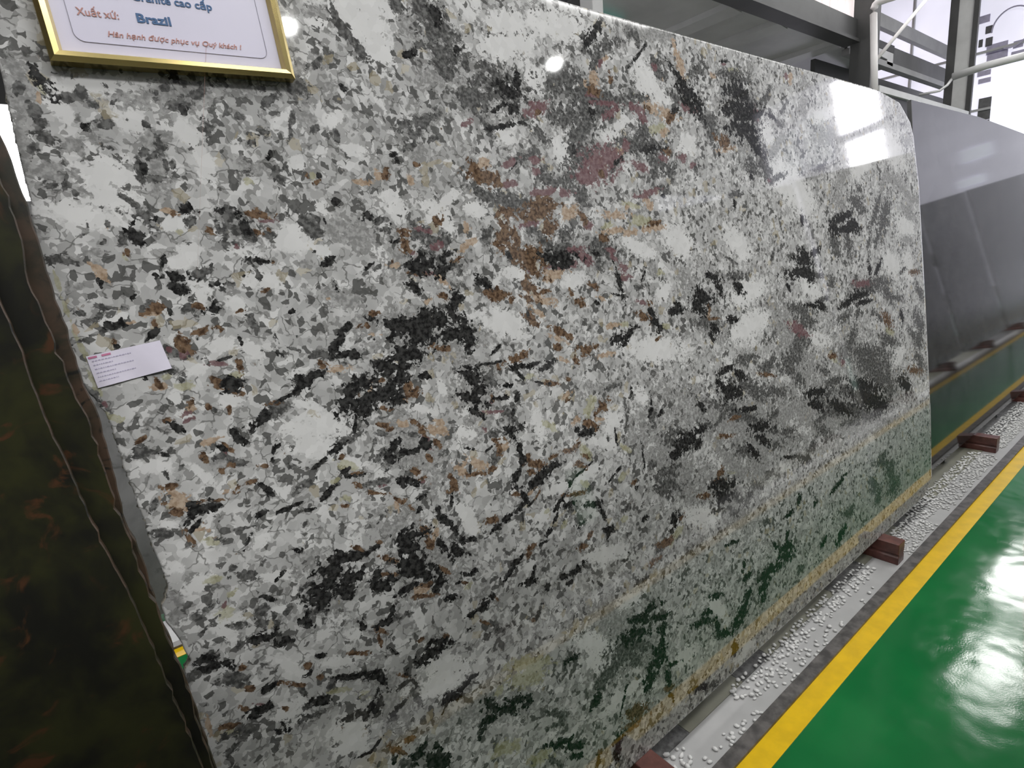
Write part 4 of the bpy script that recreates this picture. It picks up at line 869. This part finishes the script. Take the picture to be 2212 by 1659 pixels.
D9281,1074,133,60,47,-76 B11037,1246,223,39,-50,-101 K12421,443,365,38,-128,-145 D13000,265,469,12,-206,-99 K14381,743,150,141,200,-98
K11114,946,16,-94,-160,42 D7012,2914,319,-50,-256,-99 D7000,2646,257,30,-52,-98 K6985,2161,370,22,-134,-127 K7347,1829,338,7,-163,-123
K7411,1532,268,10,-121,-96 D6770,1808,229,-65,-272,-49 K8084,948,99,69,187,-59 B8159,1129,157,44,15,-74 K7664,3977,209,37,-3,-81
D7503,3942,89,62,148,-48 K9379,2243,73,34,51,-34 K9123,1786,156,37,241,-30 K8722,5521,20,-36,-71,5 K8951,5357,42,-52,-91,0 D10538,4764,209,28,-33,-87
K10062,5647,62,39,118,-22 K9907,5601,129,9,-26,-48 D12739,4672,200,-91,-200,-31 W8649,3828,738,-110,-512,-212 W8487,3403,365,-146,-364,-112
W9825,4477,532,109,4,-208 W9387,6018,742,18,-189,-214 W11894,1758,523,216,56,-292 W13684,2442,380,-299,-627,19 W9686,2133,351,101,46,-151
W8944,2095,325,117,142,-141 W14943,365,500,194,153,-191 O-110,13819,16,-24,-210,-8 O-89,13381,24,-24,-253,-8 O-44,12914,43,-30,-248,-12
T-46,13090,11,-24,-103,-8 O5,12369,44,-36,-243,-14 G12248,7562,950,-627,-1284,-106 G16420,7579,3369,-454,-1599,-442 G23009,6480,4713,-384,-1457,-715
D23647,6424,3081,-248,-1151,-251 D16457,7803,2137,-153,-1050,-134 G25913,7715,2290,-1729,-1907,-178 G14507,11585,706,-490,-825,-121
G4637,10055,629,-328,-809,-209 G4460,8068,664,-310,-845,-210 G3161,5501,190,-263,-828,22 G5522,3971,1091,0,-487,-266 G2440,8190,65,-295,-633,27
G6711,17574,-275,309,784,138 G5525,13592,754,-138,-228,-280 G5161,12240,986,-122,-240,-391 G6196,10768,127,-378,-670,-21
G9848,13553,1163,-121,-175,-332 G19867,9602,885,-842,-1512,-25 G14870,5650,525,-626,-1152,54 G17462,17195,326,-901,-1087,-175
G2309,14336,211,-139,-292,-117 G9843,3538,969,-400,-1220,-113 G1754,16339,665,-24,117,-173 G1330,15269,72,-141,-402,-65'''


def main_slab():
    # outline of the slab in its own plane (s along, t up), metres
    rng = np.random.RandomState(3)
    NC, NR = 640, 560
    tt = np.linspace(0, 1, NR)
    tv = 1.923 * (1 - (1 - tt) ** 1.0)
    key = lambda t, xs, ys: np.interp(t, xs, ys)
    LE = [(0.0, 0.024), (0.5, 0.023), (0.624, 0.021), (0.691, 0.018), (0.755, 0.0145), (0.7632, 0.0180), (0.7851, 0.0228), (0.7954, 0.0325), (0.8187, 0.0253), (0.8355, 0.0225),
          (0.866, 0.0146), (0.8936, 0.0118), (0.9047, 0.0201), (0.9235, 0.0281), (0.9701, 0.0226), (1.0009, 0.0183), (1.0367, 0.0187), (1.0743, 0.0121), (1.1173, 0.0081),
          (1.1521, 0.0059), (1.1928, 0.005), (1.2209, -0.007), (1.2677, -0.014), (1.3192, -0.018), (1.3571, -0.020), (1.3882, -0.021), (1.425, -0.021), (1.465, -0.020), (1.4837, -0.0168),
          (1.5434, -0.0161), (1.5951, -0.0145), (1.6291, -0.0129), (1.923, -0.010)]
    Lx = key(tv, [q[0] for q in LE], [q[1] for q in LE])
    jag = np.interp(tv, np.linspace(0, 1.93, 90), rng.normal(0, 1, 90)) * 0.0011 + np.interp(tv, np.linspace(0, 1.93, 260), rng.normal(0, 1, 260)) * 0.0006
    Lx = Lx + jag * np.interp(tv, [0, 1.0, 1.35, 1.5], [1.4, 1.2, .7, .15])
    Rx = key(tv, [0, .06, .43, 1.0, 1.534, 1.76, 1.819, 1.894, 1.923], [3.19, 3.31, 3.333, 3.325, 3.307, 3.262, 3.227, 3.103, 2.85])
    # finer columns near the camera
    k = np.linspace(0, 1, NC); g = (np.exp(k * 1.35) - 1) / (math.exp(1.35) - 1)
    S = Lx[:, None] + (Rx - Lx)[:, None] * g[None, :]
    T = np.repeat(tv[:, None], NC, 1)
    s, t = S.ravel(), T.ravel()
    fields = {c: np.zeros(s.size, np.float32) for c in 'KDGBPTWO'}
    S0 = S; T0 = tv
    for tok in BLOBS.split():
        c = tok[0]; v = [int(q) / 1e4 for q in tok[1:].split(',')]
        cx, cy, a, b, cc, d = v
        ext_s = 2.0 * (abs(a) + abs(b)); ext_t = 2.0 * (abs(cc) + abs(d))
        r0 = np.searchsorted(T0, cy - ext_t); r1 = np.searchsorted(T0, cy + ext_t)
        if r1 <= r0: continue
        mid = (r0 + r1) // 2
        row = S0[min(mid, NR - 1)]
        c0 = max(np.searchsorted(row, cx - ext_s - 0.02) - 2, 0); c1 = np.searchsorted(row, cx + ext_s + 0.02) + 2
        ds = S0[r0:r1, c0:c1] - cx; dt = T[r0:r1, c0:c1] - cy
        det = a * d - b * cc
        if abs(det) < 1e-12: continue
        u = (d * ds - b * dt) / det; w_ = (-cc * ds + a * dt) / det
        rr = np.sqrt(u * u + w_ * w_)
        val = np.clip(1 - 0.5 * rr, 0, 1)
        Fd = fields[c].reshape(NR, NC)
        Fd[r0:r1, c0:c1] = np.maximum(Fd[r0:r1, c0:c1], val)
    # speckle density: finest between the sign and the centre, sparse at the right
    sp = 0.35 + 0.9 * np.exp(-(((s - 0.55) / 0.28) ** 2 + ((t - 1.62) / 0.22) ** 2)) + 0.25 * np.exp(-((s - 1.3) / 0.7) ** 2) \
        + 0.4 * np.exp(-(((s - 0.9) / 0.6) ** 2 + ((t - 0.35) / 0.3) ** 2)) - 0.15 * (s > 2.2)
    # front grid + back grid
    N = s.size
    th = 0.02
    idx = np.arange(N).reshape(NR, NC)
    rim = np.concatenate([idx[0, :], idx[1:, -1], idx[-1, -2::-1], idx[-2:0:-1, 0]])
    nr = rim.size
    co = np.zeros((N + nr, 3), np.float32)
    co[:N, 0] = s; co[:N, 2] = t
    co[N:, 0] = s[rim] + np.where(np.isin(rim, idx[:, 0]), rng.normal(0, 0.0012, nr), 0)
    co[N:, 1] = th; co[N:, 2] = t[rim]
    quads = np.stack([idx[:-1, :-1], idx[:-1, 1:], idx[1:, 1:], idx[1:, :-1]], -1).reshape(-1, 4)
    rb = N + np.arange(nr)
    side = np.stack([rim, rb, np.roll(rb, -1), np.roll(rim, -1)], -1)
    allq = np.concatenate([quads, side])
    me = bpy.data.meshes.new('granite_slab')
    nf = len(allq) + 1
    me.vertices.add(N + nr); me.vertices.foreach_set('co', co.ravel())
    me.loops.add(allq.size + nr)
    me.loops.foreach_set('vertex_index', np.concatenate([allq.ravel(), rb[::-1]]).astype(np.int32))
    me.polygons.add(nf)
    me.polygons.foreach_set('loop_start', np.concatenate([np.arange(len(allq)) * 4, [allq.size]]).astype(np.int32))
    mi = np.zeros(nf, np.int32); mi[len(quads):len(allq)] = 1; mi[-1] = 2
    me.polygons.foreach_set('material_index', mi)
    me.update(calc_edges=True); me.validate()
    for nm, tri in (('mineral_a', 'KDG'), ('mineral_b', 'BPT'), ('mineral_c', 'W_O')):
        at_ = me.attributes.new(nm, 'FLOAT_COLOR', 'POINT')
        dat = np.zeros((N + nr, 4), np.float32); dat[:, 3] = 1
        for j, c in enumerate(tri):
            dat[:N, j] = sp if c == '_' else fields[c]
        dat[N:] = dat[rim]
        at_.data.foreach_set('color', dat.ravel())
    for k in ('granite', 'cream_edge', 'granite_back'): me.materials.append(M[k])
    o = bpy.data.objects.new('granite_slab', me); COL.objects.link(o)
    o.location = (0, 0.83, 0.1); o.rotation_euler = (-LEAN, 0, 0)
    tag(o, 'large polished white granite slab with black, grey and gold-brown mineral patches, leaning in the middle', 'slab')
    return o


gs = main_slab()

# brown slabs standing in front of its left end
BR = 'dark brown stone slabs at the left'
rear = [(-0.0282, 1.556), (-0.0192, 1.4734), (-0.0176, 1.4047), (-0.0108, 1.2417), (-0.0028, 1.1959), (-0.0035, 1.0463), (0.0049, 0.988), (0.0084, 0.8951), (0.0187, 0.8022), (0.0290, 0.6429), (0.036, 0.4), (0.04, 0.0)]
mid_ = [(-0.0376, 1.4919), (-0.0336, 1.4541), (-0.0335, 1.4156), (-0.0371, 1.3769), (-0.0327, 1.3538), (-0.0269, 1.3012), (-0.0209, 1.2289), (-0.0143, 1.2031), (-0.0103, 1.1146), (-0.0048, 1.0416), (0.0021, 0.9586), (0.0169, 0.8251), (0.0240, 0.6652), (0.03, 0.4), (0.032, 0.0)]
front = [(-0.075, 1.50), (-0.0656, 1.3578), (-0.0576, 1.2968), (-0.0539, 1.2176), (-0.0442, 1.1501), (-0.0302, 1.0369), (-0.0156, 0.9521), (-0.0046, 0.8585), (0.0124, 0.6922), (0.022, 0.4), (0.026, 0.0)]


def rough_edge(pts, seed, amp):
    r_ = random.Random(seed); out = [pts[0]]
    for (x0, z0), (x1, z1) in zip(pts, pts[1:]):
        n_ = max(2, int(abs(z1 - z0) / 0.012))
        for k in range(1, n_ + 1):
            u = k / n_
            out.append((x0 + (x1 - x0) * u + r_.gauss(0, amp) * (k < n_), z0 + (z1 - z0) * u))
    return out


rear = rough_edge(rear, 1, 0.0009); mid_ = rough_edge(mid_, 2, 0.0011); front = rough_edge(front, 3, 0.0008)
slab('stone_slab', [(-0.045, 1.80), (-2.7, 1.82), (-2.72, 0.0)] + rear[::-1], 0, 0.785, 0.1, 0.021, M['brown_edge'],
     'hindmost of the dark brown slabs at the left, its rough edge against the white granite', group=BR, edge=M['brown_edge'])
slab('stone_slab', [(-0.055, 1.78), (-2.6, 1.80), (-2.62, 0.0)] + mid_[::-1], 0, 0.760, 0.1, 0.019, M['brown_stone'],
     'middle one of the three dark brown slabs at the left', group=BR, edge=M['brown_edge'])
slab('stone_slab', [(-0.085, 1.76), (-2.5, 1.78), (-2.52, 0.0)] + front[::-1], 0, 0.735, 0.1, 0.019, M['brown_stone'],
     'foremost dark brown and olive slab filling the lower left corner', group=BR, edge=M['brown_edge'])
# the next slabs of the row
slab('stone_slab', [(3.44, 0.02), (3.44, 1.955), (4.62, 1.965), (5.83, 1.935), (6.35, 1.90), (6.45, 1.8), (6.45, 0.02)], 0, 0.885, 0.1, 0.02,
     M['dark_stone'], 'dark grey mirror-polished slab beyond the white one, reflecting the green aisle', edge=M['grey_stone'])
slab('stone_slab', [(6.6, 0.0), (6.6, 1.93), (9.6, 1.9), (9.6, 0.0)], 0, 0.90, 0.1, 0.02,
     M['dark_stone'], 'second dark polished slab of the row, hidden past the right edge of the photo', edge=M['grey_stone'])
# slabs across the aisle (behind the viewer), seen as reflections
for k, (x0, x1, h, h0) in enumerate(((-1.3, 1.75, 2.26, 2.22), (1.9, 5.0, 2.06, 1.72), (5.12, 8.2, 2.50, 2.10), (8.3, 10.27, 2.04, 1.86), (10.42, 14.4, 2.42, 2.06))):  # first slab made taller to block light from the granite's foot
    slab('stone_slab', [(-x1, 0), (-x1, h), (-x0, h0), (-x0, 0)], 0, -0.14, 0.1, 0.02, M['opp_stone'],
         'charcoal slab across the aisle, seen only as a reflection', group='charcoal slabs across the aisle', flip=True, edge=M['grey_stone'])
# next row behind
slab('stone_slab', [(-2.6, 0), (-2.6, 1.70), (0.9, 1.72), (0.92, 0)], 0, 2.63, 0.1, 0.02, M['grey_stone'],
     'mid grey slab of the next row, showing as a narrow strip left of the white granite', edge=M['grey_stone'])
slab('stone_slab', [(1.05, 0), (1.05, 1.76), (4.0, 1.74), (4.0, 0)], 0, 2.63, 0.1, 0.02, M['grey_stone'],
     'grey slab of the next row hidden behind the white granite', edge=M['grey_stone'])
for x in (-1.8, 0.25, 1.8, 3.3):
    o = bpy.data.objects.new('wood_block', BM); COL.objects.link(o)
    o.location = (x, 2.56, 0.003); tag(o, 'wooden block under the grey slabs of the next row', 'block', 'wooden blocks of the next row')


def rack(x, y, s, label, group):
    """steel A-frame: post leaning like the slab, strut, foot"""
    e = empty('slab_rack', (x, y, 0.006), (0, 0, 0 if s > 0 else math.pi)); tag(e, label, 'rack', group)
    t6 = math.tan(LEAN)
    for nm, a, b, r in (('post', (0, 0.045, 0.02), (0, 0.045 + 1.72 * t6, 1.74), 0.028), ('strut', (0, 0.52, 0.02), (0, 0.12 + 1.45 * t6, 1.60), 0.022), ('foot', (0, 0.0, 0.022), (0, 0.56, 0.022), 0.022)):
        bm = mb(); tube(bm, [a, b], r, 4); mesh_obj(nm, bm, M['steel_mid'], e)
    return e


for k, x in enumerate((0.42, 1.35, 2.3, 3.1, 4.0, 5.2, 6.2, 7.4, 8.8)):
    rack(x, 0.90 if x < 3.3 else 0.955, 1, 'grey steel A-frame stand hidden behind the slab row', 'steel stands behind the slabs')
for k, x in enumerate((-0.9, 0.6, 2.4, 4.4, 5.8, 7.6, 9.2, 11.0, 12.9)):
    rack(x, -0.21, -1, 'grey steel A-frame stand behind the charcoal slabs across the aisle', 'steel stands across the aisle')
for k, x in enumerate((-1.5, 0.5, 2.0, 3.5)):
    rack(x, 2.70, 1, 'grey steel A-frame stand behind the slabs of the next row', 'steel stands of the next row')
for k, x in enumerate((-2.0, -1.0)):
    rack(x, 0.86, 1, 'grey steel A-frame stand behind the brown slabs', 'steel stands behind the brown slabs')

# ---------------------------------------------------------------- framed sign
def on_slab(s, t, d=0.0):
    """world point on the granite face, d metres proud of it"""
    return Vector((s, 0.83 + t * math.sin(LEAN) - d * math.cos(LEAN), 0.1 + t * math.cos(LEAN) + d * math.sin(LEAN)))


fr = empty('picture_frame', on_slab(0.0405, 1.657, 0.001), (-LEAN, math.radians(-2.4), 0))
tag(fr, 'gold-framed sign with lilac-white card hanging at the top left of the granite', 'sign')
FW, FH, B_, TH = 0.318, 0.236, 0.0165, 0.021
bars = [([(0, 0), (FW, 0), (FW - B_, B_), (B_, B_)]), ([(FW, 0), (FW, FH), (FW - B_, FH - B_), (FW - B_, B_)]),
        ([(FW, FH), (0, FH), (B_, FH - B_), (FW - B_, FH - B_)]), ([(0, FH), (0, 0), (B_, B_), (B_, FH - B_)])]
for bq in bars:
    bm = mb()
    # bevelled moulding: outer edge high, inner lip lower
    (ax, az), (bx, bz), (cx_, cz), (dx, dz) = bq
    lo = [bm.verts.new((x, 0, z)) for x, z in bq]
    hi_o = [bm.verts.new((ax, -TH * .75, az)), bm.verts.new((bx, -TH * .75, bz))]
    f_ = 0.35
    md = [bm.verts.new((bx + (cx_ - bx) * f_, -TH, bz + (cz - bz) * f_)), bm.verts.new((ax + (dx - ax) * f_, -TH, az + (dz - az) * f_))]
    f2 = 0.75
    md2 = [bm.verts.new((bx + (cx_ - bx) * f2, -TH * .9, bz + (cz - bz) * f2)), bm.verts.new((ax + (dx - ax) * f2, -TH * .9, az + (dz - az) * f2))]
    inn = [bm.verts.new((cx_, -TH * .5, cz)), bm.verts.new((dx, -TH * .5, dz))]
    A0, A1, A2, A3, A4, A5 = lo[0], hi_o[0], md[1], md2[1], inn[1], lo[3]
    B0, B1, B2, B3, B4, B5 = lo[1], hi_o[1], md[0], md2[0], inn[0], lo[2]
    for q in ((A0, B0, B1, A1), (A1, B1, B2, A2), (A2, B2, B3, A3), (A3, B3, B4, A4), (A4, B4, B5, A5), (A5, B5, B0, A0), (A0, A1, A2, A3, A4, A5), (B5, B4, B3, B2, B1, B0)):
        bm.faces.new(q)
    mesh_obj('frame_bar', bm, M['gold'], fr)
bm = mb(); box(bm, B_ - 0.002, FW - B_ + 0.002, -TH * .45, -0.001, B_ - 0.002, FH - B_ + 0.002); card = mesh_obj('card', bm, M['print'], fr)
bm = mb()
yr = -TH * .45 - 0.0006
x0, x1, z0, z1, rr = 0.034, FW - 0.034, 0.030, FH - 0.030, 0.012
loop = []
for cx_, cz, a0 in ((x1 - rr, z0 + rr, -90), (x1 - rr, z1 - rr, 0), (x0 + rr, z1 - rr, 90), (x0 + rr, z0 + rr, 180)):
    for k in range(7):
        a = math.radians(a0 + 15 * k); loop.append((cx_ + rr * math.cos(a), yr, cz + rr * math.sin(a)))
tube(bm, loop + [loop[0], loop[1]], 0.0004, 5, cap=False)
mesh_obj('border_line', bm, M['ink_grey'], card)


def text(body, x, z, size, mat, parent, y, bold=0.0, width=None, shear=0.0, rot=0.0):
    cu = bpy.data.curves.new('t', 'FONT'); cu.body = body; cu.size = size; cu.offset = bold; cu.shear = shear; cu.extrude = 0.0002
    cu.resolution_u = 3
    tmp = bpy.data.objects.new('t', cu)
    COL.objects.link(tmp); bpy.context.view_layer.update()
    dg = bpy.context.evaluated_depsgraph_get()
    me = bpy.data.meshes.new_from_object(tmp.evaluated_get(dg))
    bpy.data.objects.remove(tmp)
    xs = [v.co.x for v in me.vertices] or [0, 1]
    k = (width / (max(xs) - min(xs))) if width else 1.0
    mn = min(xs)
    for v in me.vertices:
        v.co = Vector(((v.co.x - mn) * k, -v.co.z, v.co.y))
    me.materials.clear(); me.materials.append(mat)
    o = bpy.data.objects.new('lettering', me); COL.objects.link(o); o.parent = parent
    o.location = (x, y, z); o.rotation_euler = (0, rot, 0)
    return o


yt = -TH * .45 - 0.0006
text('Ch\u1ee7ng lo\u1ea1i:', 0.046, 0.0935, 0.0145, M['ink_red'], card, yt, 0.0001, 0.058)
text('Granite cao c\u1ea5p', 0.1135, 0.0925, 0.0150, M['ink_blue'], card, yt, 0.0003, 0.104)
text('Xu\u1ea5t x\u1ee9:', 0.044, 0.0640, 0.0140, M['ink_red'], card, yt, 0.0001, 0.048)
text('Brazil', 0.1135, 0.0635, 0.0165, M['ink_blue'], card, yt, 0.0005, 0.0425)
text('H\u00e2n h\u1ea1nh \u0111\u01b0\u1ee3c ph\u1ee5c v\u1ee5 Qu\u00fd kh\u00e1ch !', 0.073, 0.0400, 0.0100, M['ink_red'], card, yt, 0.0001, 0.174, 0.25)

# ---------------------------------------------------------------- paper tag
tagc = [(-0.001, 1.273), (0.089, 1.2815), (0.0955, 1.2385), (0.0035, 1.2275)]
bm = mb(); NX, NZ = 16, 6
g = []
for j in range(NZ + 1):
    for i in range(NX + 1):
        u, v = i / NX, j / NZ
        s_ = (1 - v) * ((1 - u) * tagc[3][0] + u * tagc[2][0]) + v * ((1 - u) * tagc[0][0] + u * tagc[1][0])
        t_ = (1 - v) * ((1 - u) * tagc[3][1] + u * tagc[2][1]) + v * ((1 - u) * tagc[0][1] + u * tagc[1][1])
        lift = 0.0008 + 0.0025 * (1 - v) * (0.3 + u) + 0.001 * math.sin(u * 9) * (1 - v)
        g.append((s_, -lift, t_))
for dy in (0.0, 0.0003):
    for q in g: bm.verts.new((q[0], q[1] + dy, q[2]))
bm.verts.ensure_lookup_table()
W_ = NX + 1; NN = len(g)
for j in range(NZ):
    for i in range(NX):
        a = j * W_ + i
        bm.faces.new([bm.verts[k] for k in (a, a + 1, a + W_ + 1, a + W_)])
        bm.faces.new([bm.verts[k + NN] for k in (a + W_, a + W_ + 1, a + 1, a)])
pt = mesh_obj('paper_label', bm, M['paper'], None, True)
pt.location = (0, 0.83, 0.1); pt.rotation_euler = (-LEAN, 0, 0)
tag(pt, 'small white paper label with faint print stuck to the left side of the granite', 'label')


def tagpt(u, v, d=0.0006):
    s_ = (1 - v) * ((1 - u) * tagc[3][0] + u * tagc[2][0]) + v * ((1 - u) * tagc[0][0] + u * tagc[1][0])
    t_ = (1 - v) * ((1 - u) * tagc[3][1] + u * tagc[2][1]) + v * ((1 - u) * tagc[0][1] + u * tagc[1][1])
    lift = 0.0008 + 0.0025 * (1 - v) * (0.3 + u) + 0.001 * math.sin(u * 9) * (1 - v)
    return (s_, -lift - d, t_)


bm = mb()
for (u0, u1) in ((0.02, 0.13), (0.19, 0.31)):
    q = [bm.verts.new(tagpt(u, v)) for u, v in ((u0, .90), (u1, .90), (u1, .96), (u0, .96))]
    bm.faces.new(q)
mesh_obj('pink_print', bm, M['ink_pink'], pt)
bm = mb(); rr_ = random.Random(5)
for r_ in range(6):
    v = 0.80 - 0.125 * r_; u = 0.05
    while u < (0.30 if r_ % 2 else 0.55):
        du = rr_.uniform(0.01, 0.035)
        q = [bm.verts.new(tagpt(a, b)) for a, b in ((u, v), (u + du, v), (u + du, v + .03), (u, v + .03))]
        bm.faces.new(q); u += du + 0.012
o = mesh_obj('faint_print', bm, M['ink_faint'], pt); o['kind'] = 'stuff'

# ---------------------------------------------------------------- white gravel in the channel
def pebble_meshes():
    out = []
    for k in range(6):
        r_ = random.Random(k + 11)
        bm = mb(); bmesh.ops.create_icosphere(bm, subdivisions=1, radius=1.0)
        for v in bm.verts:
            v.co *= 1 + r_.uniform(-0.16, 0.16)
            v.co.z *= 0.55
        zm = min(v.co.z for v in bm.verts)
        for v in bm.verts: v.co.z -= zm
        me = bpy.data.meshes.new('pebble'); bm.to_mesh(me); bm.free(); me.materials.append(M['pebble'])
        me.polygons.foreach_set('use_smooth', [True] * len(me.polygons))
        out.append(me)
    return out


PM = pebble_meshes()
rp = random.Random(21)
cl = []   # patches: x0, x1, y0, y1, density per m2
PATCH = [(0.95, 1.14, 0.765, 0.845, 2800), (1.0, 1.30, 0.736, 0.775, 1500), (1.15, 1.45, 0.737, 0.757, 2200), (1.30, 1.55, 0.76, 0.80, 150),
         (1.42, 1.80, 0.775, 0.860, 4600), (1.55, 2.05, 0.737, 0.775, 2300), (1.75, 2.15, 0.79, 0.865, 4200), (2.1, 2.50, 0.79, 0.865, 3800),
         (2.15, 2.45, 0.738, 0.76, 900), (2.72, 3.1, 0.742, 0.865, 7500), (3.1, 3.45, 0.79, 0.90, 5500), (3.3, 3.75, 0.748, 0.90, 4200), (3.75, 4.28, 0.755, 0.90, 6000),
         (4.46, 5.6, 0.77, 0.92, 6500), (5.6, 8.0, 0.75, 0.92, 2500)]
pos = []
for x0, x1, y0, y1, dn in PATCH:
    for _ in range(int((x1 - x0) * (y1 - y0) * dn)):
        pos.append((rp.uniform(x0, x1), rp.uniform(y0, y1)))
blx = [b[0] for b in BL] + [7.3]
grid = {}
keep = []
for x, y in sorted(pos):
    if any(abs(x - q) < 0.044 for q in blx): continue
    r = rp.choice((0.006, 0.007, 0.008, 0.009))
    kx, ky = int(x / 0.012), int(y / 0.012)
    if any((x - a) ** 2 + (y - b) ** 2 < (0.78 * (r + c_)) ** 2 for i in (-1, 0, 1) for j in (-1, 0, 1) for a, b, c_ in grid.get((kx + i, ky + j), ())): continue
    grid.setdefault((kx, ky), []).append((x, y, r))
    keep.append((x, y, r))
near = [k for k in keep if k[1] < 0.86][:300]
ns = set(near)
rest = [k for k in keep if k not in ns]
for i, (x, y, r) in enumerate(near):
    o = bpy.data.objects.new('pebble', PM[i % 6]); COL.objects.link(o)
    o.location = (x, y, 0.0032 if y < 0.845 else 0.0062); o.rotation_euler = (0, 0, rp.uniform(0, 6.3))
    o.scale = (r * rp.uniform(1, 1.35), r * rp.uniform(0.75, 1), r * rp.uniform(0.8, 1.1))
    tag(o, 'small white pebble lying in the grey channel at the foot of the slabs', 'pebble', 'white pebbles in the channel')
verts, faces = [], []
for i, (x, y, r) in enumerate(rest):
    me = PM[i % 6]; a = rp.uniform(0, 6.3); b0 = len(verts); ca, sa_ = math.cos(a), math.sin(a)
    k1, k2 = r * rp.uniform(1, 1.35), r * rp.uniform(.75, 1)
    zz = 0.0032 if y < 0.845 else 0.0062
    for v in me.vertices:
        vx, vy = v.co.x * k1, v.co.y * k2
        verts.append((x + vx * ca - vy * sa_, y + vx * sa_ + vy * ca, zz + v.co.z * r))
    for p_ in me.polygons: faces.append([b0 + k for k in p_.vertices])
me = bpy.data.meshes.new('pebble_scatter'); me.from_pydata(verts, [], faces); me.materials.append(M['pebble'])
me.polygons.foreach_set('use_smooth', [True] * len(me.polygons))
o = bpy.data.objects.new('pebble_scatter', me); COL.objects.link(o)
tag(o, 'dense white gravel spread along the farther part of the grey channel', 'gravel'); o['kind'] = 'stuff'
